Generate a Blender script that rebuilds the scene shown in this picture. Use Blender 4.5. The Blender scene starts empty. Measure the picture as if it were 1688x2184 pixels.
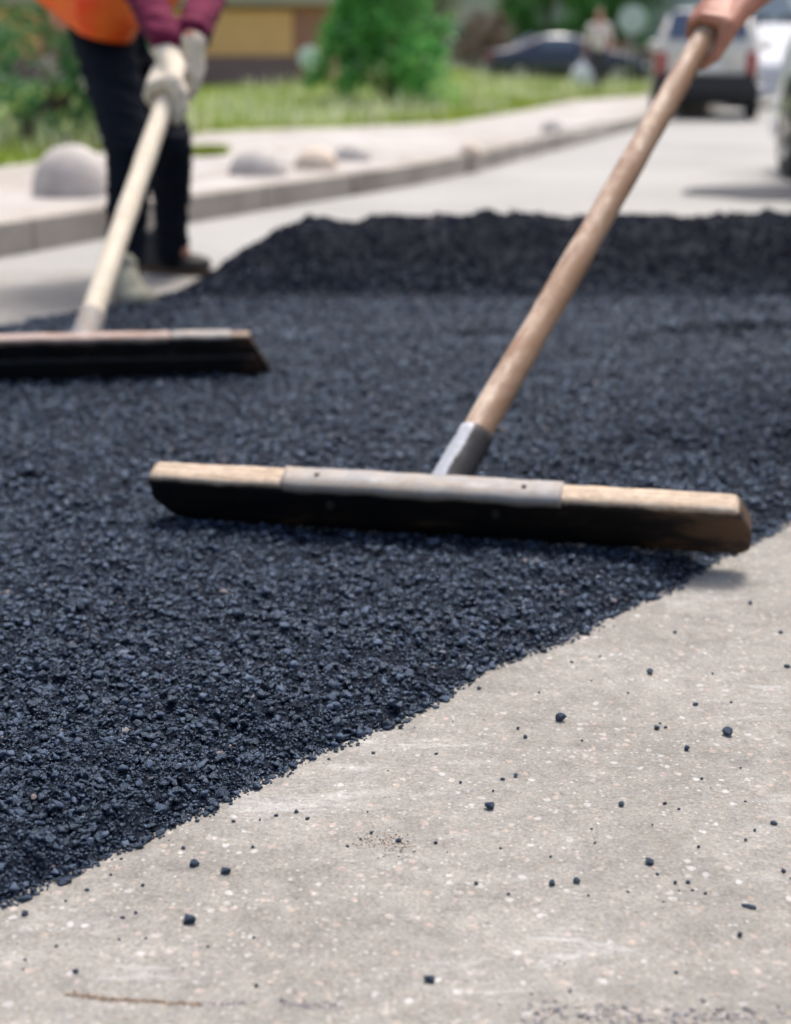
import bpy, math, random
import numpy as np
from mathutils import Vector, Matrix
R = math.radians
random.seed(7)
rng = np.random.default_rng(11)
S = bpy.context.scene
COL = S.collection

# ---------------------------------------------------------------- camera, sky, sun, exposure
F, H, TH = 3033., .75, R(17.5)
cs, sn = math.cos(TH), math.sin(TH)
cam = bpy.data.cameras.new('camera')
cam.sensor_fit = 'VERTICAL'; cam.sensor_height = 36; cam.lens = 36 * F / 2184
cam.clip_start = .05; cam.clip_end = 1500
cam.dof.use_dof = True; cam.dof.focus_distance = 1.56; cam.dof.aperture_fstop = 3.0; cam.dof.aperture_blades = 0
co = bpy.data.objects.new('camera', cam); COL.objects.link(co)
co.location = (0, 0, H); co.rotation_euler = (R(90) - TH, 0, 0)
S.camera = co
W = bpy.data.worlds.new('World'); S.world = W; W.use_nodes = True
nt = W.node_tree; nt.nodes.clear()
SUN_EL, SUN_AZ = R(65), R(20)          # azimuth measured from +Y (into the picture) towards +X
sky = nt.nodes.new('ShaderNodeTexSky'); sky.sky_type = 'NISHITA'; sky.sun_disc = False
sky.sun_elevation = SUN_EL; sky.sun_rotation = SUN_AZ; sky.air_density = 1.0; sky.dust_density = 5.5; sky.ozone_density = 0.8
bg = nt.nodes.new('ShaderNodeBackground'); bg.inputs[1].default_value = .15
wo = nt.nodes.new('ShaderNodeOutputWorld')
nt.links.new(sky.outputs[0], bg.inputs[0]); nt.links.new(bg.outputs[0], wo.inputs[0])
sl = bpy.data.lights.new('sun', 'SUN'); sl.energy = 2.1; sl.angle = R(14); sl.color = (1, .975, .945)
so = bpy.data.objects.new('sun', sl); COL.objects.link(so); so.location = (-5, 8, 12)
sd = Vector((math.sin(SUN_AZ) * math.cos(SUN_EL), math.cos(SUN_AZ) * math.cos(SUN_EL), math.sin(SUN_EL)))
so.rotation_euler = sd.to_track_quat('Z', 'Y').to_euler()
S.view_settings.view_transform = 'Standard'; S.view_settings.look = 'None'
S.view_settings.exposure = .57; S.view_settings.gamma = 1
S.render.engine = 'CYCLES'
S.cycles.use_denoising = True; S.cycles.max_bounces = 6; S.cycles.transparent_max_bounces = 6
S.cycles.caustics_reflective = False; S.cycles.caustics_refractive = False

# ---------------------------------------------------------------- helpers
def A(*a): return np.array(a, float)
def U(x, y, z):
    r = (x - 844) / F * z; u = -(y - 1092) / F * z
    return A(r, z * cs + u * sn, H - z * sn + u * cs)
def G(x, y, h=0.):
    d = U(x, y, 1) - A(0, 0, H); return A(0, 0, H) + d * ((h - H) / d[2])
def unit(v): v = np.asarray(v, float); return v / (np.linalg.norm(v) + 1e-12)
def props(o, label=None, cat=None, group=None, kind=None):
    for k, v in (('label', label), ('category', cat), ('group', group), ('kind', kind)):
        if v: o[k] = v
    return o
def mesh(V, Fc, mat=None, smooth=False, name='mesh'):
    """V (n,3); Fc is an (m,k) array or a list of tuples"""
    V = np.asarray(V, np.float32); me = bpy.data.meshes.new(name)
    if isinstance(Fc, np.ndarray):
        m, k = Fc.shape
        me.vertices.add(len(V)); me.vertices.foreach_set('co', V.ravel())
        me.loops.add(m * k); me.loops.foreach_set('vertex_index', Fc.astype(np.int32).ravel())
        me.polygons.add(m); me.polygons.foreach_set('loop_start', np.arange(0, m * k, k, dtype=np.int32))
        me.polygons.foreach_set('loop_total', np.full(m, k, np.int32))
        me.update(calc_edges=True)
    else:
        me.from_pydata([tuple(map(float, v)) for v in V], [], [tuple(int(i) for i in f) for f in Fc]); me.update()
    if smooth: me.polygons.foreach_set('use_smooth', np.ones(len(me.polygons), bool))
    for m_ in (mat if isinstance(mat, (list, tuple)) else [mat]):
        if m_: me.materials.append(m_)
    return me
def obj(name, V, Fc, mat, root=None, loc=None, smooth=False):
    """V in world coordinates; the origin goes to the root's location, or to loc"""
    o0 = np.array(root.location) if root is not None else (np.array(loc, float) if loc is not None else np.zeros(3))
    if root is not None:                       # sub-parts: add up the locations of the parents
        p = root.parent
        while p is not None: o0 = o0 + np.array(p.location); p = p.parent
    me = mesh(np.asarray(V, float) - o0, Fc, mat, smooth, name)
    o = bpy.data.objects.new(name, me); COL.objects.link(o)
    if root is not None: o.parent = root
    else: o.location = o0
    return o
def empty(name, loc, *a, **k):
    o = bpy.data.objects.new(name, None); o.empty_display_size = .1; COL.objects.link(o); o.location = loc
    return props(o, *a, **k)
class MB:
    def __init__(s): s.v = []; s.f = []
    def add(s, V, Fc):
        n = len(s.v); s.v += [tuple(v) for v in V]; s.f += [tuple(i + n for i in f) for f in Fc]; return s
    def box(s, a, b):
        a, b = np.minimum(a, b), np.maximum(a, b)
        V = [(x, y, z) for x in (a[0], b[0]) for y in (a[1], b[1]) for z in (a[2], b[2])]
        return s.add(V, [(0, 1, 3, 2), (4, 6, 7, 5), (0, 4, 5, 1), (2, 3, 7, 6), (0, 2, 6, 4), (1, 5, 7, 3)])
    def obox(s, c, ex, ey, ez):
        c, ex, ey, ez = map(np.asarray, (c, ex, ey, ez))
        V = [c + i * ex + j * ey + k * ez for i in (-1, 1) for j in (-1, 1) for k in (-1, 1)]
        return s.add(V, [(0, 1, 3, 2), (4, 6, 7, 5), (0, 4, 5, 1), (2, 3, 7, 6), (0, 2, 6, 4), (1, 5, 7, 3)])
    def tube(s, P, rad, n=16, cap=True, wob=0., seed=0, round_end=False):
        P = [np.asarray(p, float) for p in P]; rad = list(rad) if hasattr(rad, '__len__') else [rad] * len(P)
        r_ = np.random.default_rng(seed)
        if round_end:
            for e, i0, i1 in ((0, 0, 1), (1, -1, -2)):
                d = unit(P[i0] - P[i1]); r0 = rad[i0]; ext = [(P[i0] + d * r0 * t, r0 * math.sqrt(max(0, 1 - t * t))) for t in (.5, .8, .95)]
                if e: P += [q[0] for q in ext]; rad += [q[1] for q in ext]
                else: P = [q[0] for q in ext[::-1]] + P; rad = [q[1] for q in ext[::-1]] + rad
        T = [unit(P[min(i + 1, len(P) - 1)] - P[max(i - 1, 0)]) for i in range(len(P))]
        up = A(0, 0, 1) if abs(T[0][2]) < .9 else A(1, 0, 0)
        V = []; x = unit(np.cross(T[0], up))
        for p, t, r in zip(P, T, rad):
            x = unit(x - t * np.dot(x, t)); y = np.cross(t, x)
            for k in range(n):
                a = 2 * math.pi * k / n; q = r * (1 + wob * r_.uniform(-1, 1))
                V.append(p + q * (math.cos(a) * x + math.sin(a) * y))
        Fc = [(i * n + k, i * n + (k + 1) % n, (i + 1) * n + (k + 1) % n, (i + 1) * n + k) for i in range(len(P) - 1) for k in range(n)]
        if cap: Fc += [tuple(range(n - 1, -1, -1)), tuple(range((len(P) - 1) * n, len(P) * n))]
        return s.add(V, Fc)
    def ell(s, c, r, nu=20, nv=12, M=None, zmin=-1.):
        V = []; c = np.asarray(c, float); r = np.asarray(r, float) * np.ones(3)
        t0 = math.acos(max(-1, min(1, zmin)))
        for j in range(1, nv):
            th = t0 * j / (nv - 1 if zmin > -1 else nv)
            for i in range(nu):
                a = 2 * math.pi * i / nu
                q = A(math.sin(th) * math.cos(a), math.sin(th) * math.sin(a), math.cos(th)) * r
                V.append(c + (M @ q if M is not None else q))
        top = A(0, 0, r[2]); bot = A(0, 0, -r[2] if zmin <= -1 else r[2] * zmin)
        V += [c + (M @ top if M is not None else top), c + (M @ bot if M is not None else bot)]
        n = nv - 1
        Fc = [(j * nu + i, (j + 1) * nu + i, (j + 1) * nu + (i + 1) % nu, j * nu + (i + 1) % nu) for j in range(n - 1) for i in range(nu)]
        Fc += [(n * nu, i, (i + 1) % nu) for i in range(nu)] + [(n * nu + 1, (n - 1) * nu + (i + 1) % nu, (n - 1) * nu + i) for i in range(nu)]
        return s.add(V, Fc)
    def build(s, name, mat, root=None, loc=None, smooth=False, bevel=0, seg=2, sub=0):
        o = obj(name, s.v, s.f, mat, root, loc, smooth)
        if bevel: m = o.modifiers.new('bevel', 'BEVEL'); m.width = bevel; m.segments = seg; m.limit_method = 'ANGLE'
        if sub: m = o.modifiers.new('sub', 'SUBSURF'); m.levels = m.render_levels = sub
        return o
def organic(name, mb, voxel, mat, root, smooth_it=6, wrinkle=0., wscale=18., seed=0):
    """fuses overlapping closed shapes into one continuous skin"""
    me = mesh(mb.v, mb.f, None, name='tmp'); t = bpy.data.objects.new('tmp', me); COL.objects.link(t)
    m = t.modifiers.new('r', 'REMESH'); m.mode = 'VOXEL'; m.voxel_size = voxel
    m = t.modifiers.new('s', 'SMOOTH'); m.iterations = smooth_it; m.factor = .5
    bpy.context.view_layer.update()
    ev = t.evaluated_get(bpy.context.evaluated_depsgraph_get()); m2 = bpy.data.meshes.new_from_object(ev)
    n = len(m2.vertices); V = np.empty(n * 3, np.float32); m2.vertices.foreach_get('co', V); V = V.reshape(-1, 3).astype(float)
    if wrinkle:
        N = np.empty(n * 3, np.float32); m2.vertices.foreach_get('normal', N); N = N.reshape(-1, 3)
        d = fbm3(V * A(1, 1, 1.9) * wscale, seed) - .5
        V = V + N * (d * wrinkle * 2)[:, None]
    Fc = [tuple(p.vertices) for p in m2.polygons]
    Fc = np.array(Fc) if all(len(f) == 4 for f in Fc) else Fc
    bpy.data.objects.remove(t); bpy.data.meshes.remove(me)
    return obj(name, V, Fc, mat, root, smooth=True)

# value noise (numpy)
def _h(ix, iy, iz=0, seed=0):
    n = (ix * 374761393 + iy * 668265263 + iz * 2147483647 + seed * 974634777) & 0xffffffff
    n = ((n ^ (n >> 13)) * 1274126177) & 0xffffffff
    return ((n ^ (n >> 16)) & 0xffffff) / 16777215.
def vn2(x, y, seed=0):
    ix, iy = np.floor(x).astype(np.int64), np.floor(y).astype(np.int64); fx, fy = x - ix, y - iy
    fx, fy = fx * fx * (3 - 2 * fx), fy * fy * (3 - 2 * fy)
    a = _h(ix, iy, 0, seed) * (1 - fx) + _h(ix + 1, iy, 0, seed) * fx
    b = _h(ix, iy + 1, 0, seed) * (1 - fx) + _h(ix + 1, iy + 1, 0, seed) * fx
    return a * (1 - fy) + b * fy
def fbm2(x, y, o=4, seed=0):
    s, a, t = 0, 1., 0
    for k in range(o): s = s + a * vn2(x * 2 ** k, y * 2 ** k, seed + k); t += a; a *= .5
    return s / t
def fbm3(P, seed=0):
    return (fbm2(P[:, 0] + 3.1 * P[:, 2], P[:, 1] - 1.7 * P[:, 2], 3, seed) + fbm2(P[:, 2] + .7 * P[:, 0], P[:, 1] + 9, 3, seed + 5)) / 2
def sstep(t): t = np.clip(t, 0, 1); return t * t * (3 - 2 * t)

# ---------------------------------------------------------------- materials
def node(nt, t, **k):
    n = nt.nodes.new(t)
    for a, b in k.items(): setattr(n, a, b)
    return n
class Mat:
    def __init__(s, name, col=(.5, .5, .5), rough=.6, metal=0., spec=.5, coat=0.):
        m = bpy.data.materials.new(name); m.use_nodes = True; s.m = m; s.nt = m.node_tree; s.b = s.nt.nodes['Principled BSDF']
        s.b.inputs['Base Color'].default_value = (*col, 1); s.b.inputs['Roughness'].default_value = rough
        s.b.inputs['Metallic'].default_value = metal; s.b.inputs['Specular IOR Level'].default_value = spec
        s.b.inputs['Coat Weight'].default_value = coat; s.tc = None; s.hgt = None
    def L(s, a, b): s.nt.links.new(a, b)
    def co(s, scale=(1, 1, 1), kind='Object'):
        if not s.tc: s.tc = node(s.nt, 'ShaderNodeTexCoord')
        mp = node(s.nt, 'ShaderNodeMapping'); mp.inputs['Scale'].default_value = scale; s.L(s.tc.outputs[kind], mp.inputs[0]); return mp.outputs[0]
    def noise(s, sc, det=4, rough=.55, stretch=(1, 1, 1), dist=0.):
        n = node(s.nt, 'ShaderNodeTexNoise'); n.inputs['Scale'].default_value = sc; n.inputs['Detail'].default_value = det
        n.inputs['Roughness'].default_value = rough; n.inputs['Distortion'].default_value = dist; s.L(s.co(stretch), n.inputs['Vector']); return n.outputs['Fac']
    def vor(s, sc, stretch=(1, 1, 1), feat='F1', rnd=1.):
        n = node(s.nt, 'ShaderNodeTexVoronoi', feature=feat); n.inputs['Scale'].default_value = sc; n.inputs['Randomness'].default_value = rnd
        s.L(s.co(stretch), n.inputs['Vector']); return n
    def ramp(s, fac, stops, interp='LINEAR'):
        r = node(s.nt, 'ShaderNodeValToRGB'); e = r.color_ramp.elements; r.color_ramp.interpolation = interp
        while len(e) < len(stops): e.new(.5)
        for q, (p, c) in zip(e, stops): q.position = p; q.color = (*c, 1) if hasattr(c, '__len__') else (c, c, c, 1)
        s.L(fac, r.inputs[0]); return r.outputs[0]
    def math(s, op, a, b=None):
        n = node(s.nt, 'ShaderNodeMath', operation=op)
        for i, v in enumerate((a, b)):
            if v is None: continue
            if hasattr(v, 'links'): s.L(v, n.inputs[i])
            else: n.inputs[i].default_value = v
        return n.outputs[0]
    def mix(s, fac, a, b, mode='MIX'):
        n = node(s.nt, 'ShaderNodeMix', data_type='RGBA', blend_type=mode)
        for i, v in ((0, fac), (6, a), (7, b)):
            if hasattr(v, 'links'): s.L(v, n.inputs[i])
            elif hasattr(v, '__len__'): n.inputs[i].default_value = (*v, 1)
            else: n.inputs[i].default_value = v
        return n.outputs[2]
    def color(s, c): s.L(c, s.b.inputs['Base Color']); return s
    def rough(s, c): s.L(c, s.b.inputs['Roughness']); return s
    def bump(s, h, strength=.5, dist=.002):
        n = node(s.nt, 'ShaderNodeBump'); n.inputs['Strength'].default_value = strength; n.inputs['Distance'].default_value = dist
        s.L(h, n.inputs['Height'])
        if s.hgt: s.L(s.hgt, n.inputs['Normal'])
        s.hgt = n.outputs[0]; s.L(s.hgt, s.b.inputs['Normal']); return s
    def rnd(s):
        g = node(s.nt, 'ShaderNodeNewGeometry'); return g.outputs['Random Per Island']
def simple(name, col, rough=.6, var=.12, sc=8., bump=0., **k):
    M = Mat(name, col, rough, **k); n = M.noise(sc, 5)
    a = tuple(c * (1 - var) for c in col); b = tuple(min(1, c * (1 + var)) for c in col)
    M.color(M.ramp(n, [(.3, a), (.7, b)]))
    if bump: M.bump(M.noise(sc * 4, 5), .5, bump)
    return M.m

def concrete_mat():
    M = Mat('worn_concrete', rough=.85, spec=.3)
    base = M.ramp(M.noise(2.6, 6, .6), [(.28, (.240, .225, .198)), (.52, (.310, .292, .260)), (.75, (.375, .355, .318))])
    fine = M.ramp(M.noise(240, 5, .75), [(.3, .66), (.7, 1.24)]); c = M.mix(1, base, fine, 'MULTIPLY')
    mid = M.ramp(M.noise(38, 5, .65), [(.3, .84), (.7, 1.12)]); c = M.mix(1, c, mid, 'MULTIPLY')
    g = M.noise(6, 3)                      # patches where the aggregate is worn bare
    for sc, thr, cols, off in ((72, .14, [(0, (.56, .42, .35)), (.35, (.60, .52, .46)), (.62, (.72, .70, .69)), (.85, (.24, .24, .25))], 0),
                               (170, .20, [(0, (.20, .19, .19)), (.3, (.50, .39, .33)), (.6, (.62, .59, .56)), (.85, (.28, .28, .30))], 3)):
        v = M.vor(sc, (1, 1, 0)); v.inputs['Vector'].links[0].from_node.inputs['Location'].default_value = (off, off, 0)
        dd = M.math('ADD', v.outputs['Distance'], M.math('MULTIPLY', M.math('SUBTRACT', M.noise(sc * 2.6, 3), .5), .5))
        near = M.ramp(dd, [(thr + .06, 1.), (thr + .20, 0.)])
        w = node(M.nt, 'ShaderNodeSeparateColor'); M.L(v.outputs['Color'], w.inputs[0])
        keep = M.ramp(M.math('ADD', w.outputs[1], M.math('MULTIPLY', g, .5)), [(.62, 0.), (.95, 1.)])
        tint = M.ramp(w.outputs[0], cols, 'CONSTANT')
        c = M.mix(M.math('MULTIPLY', M.math('MULTIPLY', near, keep), .46), c, tint)
    # pale scrape marks
    sc_ = M.noise(9, 5, .7, (.55, 2.6, 1), .6); msk = M.math('MULTIPLY', M.ramp(sc_, [(.55, 0.), (.66, 1.)]), M.ramp(M.noise(2.6, 2), [(.45, 0.), (.60, 1.)]))
    c = M.mix(M.math('MULTIPLY', msk, .38), c, (.66, .65, .64))
    # dark grit and small pits
    pit = M.ramp(M.noise(110, 4, .65, (1, 1.4, 1)), [(.59, 0.), (.69, 1.)]); c = M.mix(M.math('MULTIPLY', pit, .55), c, (.12, .11, .10))
    st = M.ramp(M.noise(14, 6, .7, (1, 1.5, 1)), [(.30, .80), (.5, 1.), (.72, 1.12)]); c = M.mix(1, c, st, 'MULTIPLY')
    M.color(c)
    M.bump(M.noise(30, 6, .7), .6, .006); M.bump(M.noise(170, 5, .75), .9, .0026)
    return M.m
def asphalt_mat(name, near=True):
    M = Mat(name, rough=.4, spec=1.); M.b.inputs['Specular Tint'].default_value = (.58, .77, 1, 1)
    if near:
        r = M.rnd()
        c = M.ramp(r, [(0, (.0015, .0028, .0065)), (.5, (.006, .0105, .024)), (.82, (.020, .031, .060)), (.993, (.068, .090, .140)), (.9965, (.20, .12, .085)), (1, (.26, .22, .19))], 'LINEAR')
        M.rough(M.ramp(M.math('ADD', M.math('MULTIPLY', r, .5), M.math('MULTIPLY', M.noise(300, 3), .5)), [(.25, .13), (.8, .42)]))
        M.color(c); M.bump(M.noise(300, 4, .75), 1., .0026)
    else:
        c = M.ramp(M.noise(120, 4), [(.3, (.0012, .002, .005)), (.7, (.0045, .0075, .017))]); M.color(c)
        v = M.vor(110); M.bump(v.outputs['Distance'], .9, .006); M.bump(M.noise(300, 4), .6, .0015)
    return M.m
def wood_mat(name, stops, grime, gscale=5., stretch=(14, 14, 1.2), cover=(.5, .62), rough=.62, side=None):
    M = Mat(name, rough=rough, spec=.35)
    g = M.noise(6, 6, .65, stretch, .4); c = M.ramp(g, stops)
    k = M.ramp(M.noise(gscale, 6, .7, (1.6, 1.6, .8), .8), [(cover[0], 0.), (cover[1], 1.)])
    c = M.mix(M.math('MULTIPLY', k, .75), c, grime)
    c = M.mix(1, c, M.ramp(M.noise(90, 4, .7), [(.3, .82), (.7, 1.12)]), 'MULTIPLY')
    if side:  # brown right side: staining and the handle's shade painted together
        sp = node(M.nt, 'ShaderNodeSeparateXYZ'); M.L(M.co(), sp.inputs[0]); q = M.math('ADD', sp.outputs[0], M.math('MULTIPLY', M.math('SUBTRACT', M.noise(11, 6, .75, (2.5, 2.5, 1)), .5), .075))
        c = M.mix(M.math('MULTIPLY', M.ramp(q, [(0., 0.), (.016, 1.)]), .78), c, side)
    M.color(c); M.bump(g, .5, .002); M.bump(M.noise(70, 5, .7), .35, .0012)
    return M.m
def leaf_mat(name, cols, rough=.5):
    M = Mat(name, rough=rough, spec=.35)
    c = M.ramp(M.rnd(), [(i / max(1, len(cols) - 1), q) for i, q in enumerate(cols)])
    c = M.mix(1, c, M.ramp(M.noise(1.6, 3), [(.3, .75), (.7, 1.2)]), 'MULTIPLY'); M.color(c)
    M.b.inputs['Transmission Weight'].default_value = 0
    tr = node(M.nt, 'ShaderNodeBsdfTranslucent'); M.L(c, tr.inputs[0]); mx = node(M.nt, 'ShaderNodeMixShader'); mx.inputs[0].default_value = .3
    M.L(M.b.outputs[0], mx.inputs[1]); M.L(tr.outputs[0], mx.inputs[2]); M.L(mx.outputs[0], M.nt.nodes['Material Output'].inputs[0])
    return M.m
m_conc = concrete_mat(); m_stone = asphalt_mat('bitumen_stone'); m_mat = asphalt_mat('bitumen_bed', False)
q_ = m_mat.node_tree.nodes['Principled BSDF']; q_.inputs['IOR'].default_value = 1.2; q_.inputs['Specular IOR Level'].default_value = .6; q_.inputs['Roughness'].default_value = .6
m_loose = asphalt_mat('loose_matt_mix'); q_ = m_loose.node_tree.nodes['Principled BSDF']; q_.inputs['Specular IOR Level'].default_value = .4; q_.inputs['IOR'].default_value = 1.12
for n_ in m_loose.node_tree.nodes:
    if n_.type == 'VALTORGB' and any(l_.to_socket.name == 'Base Color' for l_ in n_.outputs[0].links):
        for e_, c_ in zip(n_.color_ramp.elements, ((.003, .0055, .013), (.006, .0105, .026), (.010, .017, .040), (.016, .025, .054))): e_.color = (*c_, 1)
for l_ in list(q_.inputs['Roughness'].links): m_loose.node_tree.links.remove(l_)
q_.inputs['Roughness'].default_value = .75
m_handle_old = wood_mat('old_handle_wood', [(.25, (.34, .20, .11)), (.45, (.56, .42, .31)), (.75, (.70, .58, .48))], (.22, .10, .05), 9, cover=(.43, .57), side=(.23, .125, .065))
m_handle_new = wood_mat('fresh_handle_wood', [(.25, (.60, .50, .36)), (.5, (.70, .61, .47)), (.8, (.77, .70, .57))], (.45, .36, .26), 6, cover=(.6, .75))
def board_mat(name, tar_top, wood, edge):
    """worn plank: bare wood along the top, tar with a ragged upper border on the faces (local Z is up the board)"""
    M = Mat(name, rough=.6, spec=.3)
    g = M.noise(9, 6, .65, (1.3, 16, 16), .4)
    spx = node(M.nt, 'ShaderNodeSeparateXYZ'); M.L(M.co(), spx.inputs[0])
    c = M.ramp(g, wood); c = M.mix(1, c, M.ramp(M.noise(60, 5, .7), [(.3, .7), (.7, 1.15)]), 'MULTIPLY')
    sp = node(M.nt, 'ShaderNodeSeparateXYZ'); M.L(M.co(), sp.inputs[0])
    z = M.math('ADD', sp.outputs[2], M.math('MULTIPLY', M.math('SUBTRACT', M.noise(14, 5, .7, (1, .3, .3)), .5), .02))
    t = M.ramp(z, [(tar_top - .003, 1.), (tar_top + .003, 0.)])
    wear = M.math('ADD', M.noise(7, 6, .7, (1, 3, 3)), M.math('MULTIPLY', M.ramp(spx.outputs[0], [(.62, 0.), (.93, 1.)]), .22))
    tar = M.ramp(wear, [(.46, (.003, .003, .0035)), (.60, (.012, .008, .006)), (.74, edge)])
    c = M.mix(t, c, tar); M.color(c); M.rough(M.ramp(t, [(0, .65), (1, .5)])); M.bump(g, .6, .003); M.bump(M.noise(45, 5, .7), .6, .003)
    return M.m
m_board_a = board_mat('tarred_plank', .0845, [(.2, (.34, .22, .13)), (.5, (.56, .43, .31)), (.8, (.68, .58, .47))], (.085, .045, .024))
m_board_b = board_mat('tarred_plank_brown', .102, [(.2, (.20, .13, .09)), (.5, (.40, .29, .21)), (.8, (.55, .44, .33))], (.06, .03, .018))
def metal_mat(name, col, rust=(.30, .20, .13), cover=(.55, .75), rough=.42, tar=None):  # tar: x border of the shade side painted black, not real tar
    M = Mat(name, rough=rough, metal=.3, spec=.4)
    k = M.ramp(M.noise(16, 6, .7, (1, 2.5, 2.5)), [(cover[0], 0.), (cover[1], 1.)])
    c = M.mix(M.math('MULTIPLY', k, .7), col, rust); c = M.mix(1, c, M.ramp(M.noise(70, 5, .7), [(.3, .8), (.7, 1.12)]), 'MULTIPLY')
    M.color(c); M.L(M.ramp(k, [(0, .15), (1, .0)]), M.b.inputs['Metallic']); M.rough(M.ramp(M.noise(40, 4), [(.3, .5), (.7, .8)]))
    if tar is not None:  # tar: border past which the right side's shade is painted black
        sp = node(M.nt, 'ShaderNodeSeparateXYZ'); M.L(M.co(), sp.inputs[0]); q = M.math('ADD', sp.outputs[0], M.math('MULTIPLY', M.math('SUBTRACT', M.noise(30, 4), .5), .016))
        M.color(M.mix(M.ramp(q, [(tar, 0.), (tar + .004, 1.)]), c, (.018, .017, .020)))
    M.bump(M.noise(55, 5, .7), .35, .0015); return M.m
m_steel = metal_mat('worn_steel', (.30, .29, .285), (.36, .29, .22), (.40, .58))
m_socket = metal_mat('socket_steel_painted_shade', (.44, .455, .49), (.40, .33, .27), tar=.004)  # shade side of the socket is put into the colour
m_steel_rust = metal_mat('rusty_steel', (.42, .33, .29), (.26, .15, .10), (.42, .6))
m_bolt = metal_mat('dark_bolt', (.03, .025, .022), (.05, .03, .02))
m_rubber = simple('tyre_rubber', (.016, .017, .02), .75, .2)
M_ = Mat('skin', rough=.5, spec=.4); M_.b.inputs['Subsurface Weight'].default_value = .12; M_.b.inputs['Subsurface Radius'].default_value = (.01, .004, .002)
M_.b.inputs['Subsurface Scale'].default_value = .5
M_.color(M_.ramp(M_.noise(22, 5, .6), [(.3, (.46, .175, .115)), (.55, (.53, .235, .155)), (.75, (.60, .31, .215))])); M_.bump(M_.noise(160, 4, .7), .3, .0008)
m_skin = M_.m
m_nail = simple('nail', (.62, .36, .29), .35)
m_trouser = simple('navy_work_trousers', (.008, .0105, .018), .85, .25, 30, .001, spec=.12)
m_sleeve = simple('maroon_knit', (.135, .012, .042), .9, .25, 40, .001, spec=.2)
M_ = Mat('orange_vest', rough=.65, spec=.3); M_.color(M_.ramp(M_.noise(7, 4), [(.3, (1.0, .07, .012)), (.7, (1.0, .24, .025))])); m_vest = M_.m
m_band = simple('reflective_band', (.62, .62, .58), .35, .1)
m_glove = simple('cream_cotton_glove', (.80, .69, .54), .9, .15, 30, .001)
m_gcuff = simple('green_glove_trim', (.02, .19, .10), .8, .2)
m_shoe_l = simple('dusty_olive_shoe', (.28, .27, .20), .8, .35, 25, .002)
m_shoe_d = simple('dark_brown_shoe', (.035, .032, .028), .7, .3, 25, .002)
m_sole = simple('brown_rubber_sole', (.13, .075, .045), .8, .2)
m_hair = simple('dark_hair', (.03, .02, .014), .6, .3, 60, .003)
m_hair_l = simple('light_brown_hair', (.25, .15, .09), .6, .3, 60, .003)
m_eye = simple('eye', (.7, .68, .65), .3, .05); m_iris = simple('iris', (.04, .03, .02), .3)
m_lip = simple('lips', (.38, .13, .10), .5)
m_road = m_conc
M_ = Mat('pale_old_asphalt', rough=.9, spec=.25)
c_ = M_.ramp(M_.noise(.55, 6, .6), [(.3, (.295, .288, .27)), (.7, (.385, .377, .356))]); c_ = M_.mix(1, c_, M_.ramp(M_.noise(70, 4, .7), [(.3, .85), (.7, 1.12)]), 'MULTIPLY')
M_.color(c_); M_.bump(M_.noise(60, 5, .7), .5, .004)
m_oldroad = M_.m
M_ = Mat('pinkish_paving', rough=.85)
br = node(M_.nt, 'ShaderNodeTexBrick'); br.inputs['Color1'].default_value = (.40, .372, .345, 1); br.inputs['Color2'].default_value = (.45, .42, .392, 1); br.inputs['Mortar'].default_value = (.35, .31, .28, 1)
br.inputs['Scale'].default_value = 5.; br.inputs['Mortar Size'].default_value = .012; M_.L(M_.co(), br.inputs['Vector'])
c_ = M_.mix(1, br.outputs[0], M_.ramp(M_.noise(1.7, 5, .65), [(.3, .66), (.55, 1.), (.75, 1.12)]), 'MULTIPLY')
M_.color(M_.mix(M_.math('MULTIPLY', M_.ramp(M_.noise(.75, 6, .7, (1, .6, 1), .5), [(.50, 0.), (.60, 1.)]), .55), c_, (.27, .225, .18))); M_.bump(M_.noise(40, 4), .4, .004); m_paving = M_.m
M_ = Mat('weathered_kerb', rough=.9); c_ = M_.ramp(M_.noise(2.2, 6, .65), [(.3, (.25, .22, .185)), (.5, (.37, .33, .285)), (.75, (.48, .435, .375))])
M_.color(M_.mix(1, c_, M_.ramp(M_.noise(60, 4, .7), [(.3, .8), (.7, 1.12)]), 'MULTIPLY')); M_.bump(M_.noise(25, 5, .7), .6, .008); m_kerb = M_.m
m_dome = simple('dome_concrete', (.50, .46, .42), .88, .22, 5, .006)
m_domel = simple('dome_concrete_sandy', (.60, .50, .40), .88, .2, 5, .006)
M_ = Mat('lawn_soil', rough=.95); M_.color(M_.ramp(M_.noise(.9, 6, .65), [(.3, (.10, .16, .022)), (.5, (.17, .24, .045)), (.68, (.27, .30, .09)), (.8, (.34, .30, .17))])); m_lawn = M_.m

# ---------------------------------------------------------------- ground, road, kerb, pavement, verge
gnd = MB(); gnd.add([(-500, -60, -.03), (500, -60, -.03), (500, 700, -.03), (-500, 700, -.03)], [(0, 1, 2, 3)])
props(gnd.build('ground', m_lawn), kind='structure')
def resample(P, n):
    P = np.array(P); d = np.r_[0, np.cumsum(np.linalg.norm(np.diff(P, axis=0), axis=1))]; t = np.linspace(0, d[-1], n)
    return np.stack([np.interp(t, d, P[:, i]) for i in range(P.shape[1])], 1)
KP = [G(-900, 680), G(-300, 606), G(0, 550), G(411, 470), G(700, 426), G(960, 381), G(1150, 329), G(1348, 277), A(8.6, 34, 0), A(20, 70, 0), A(40, 130, 0)]
K = resample(KP, 160)
K[1:-1] = (K[:-2] + 2 * K[1:-1] + K[2:]) / 4
Tn = np.gradient(K, axis=0); Tn /= np.linalg.norm(Tn, axis=1)[:, None]; Nn = np.stack([-Tn[:, 1], Tn[:, 0], 0 * Tn[:, 0]], 1)   # towards the verge
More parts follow.
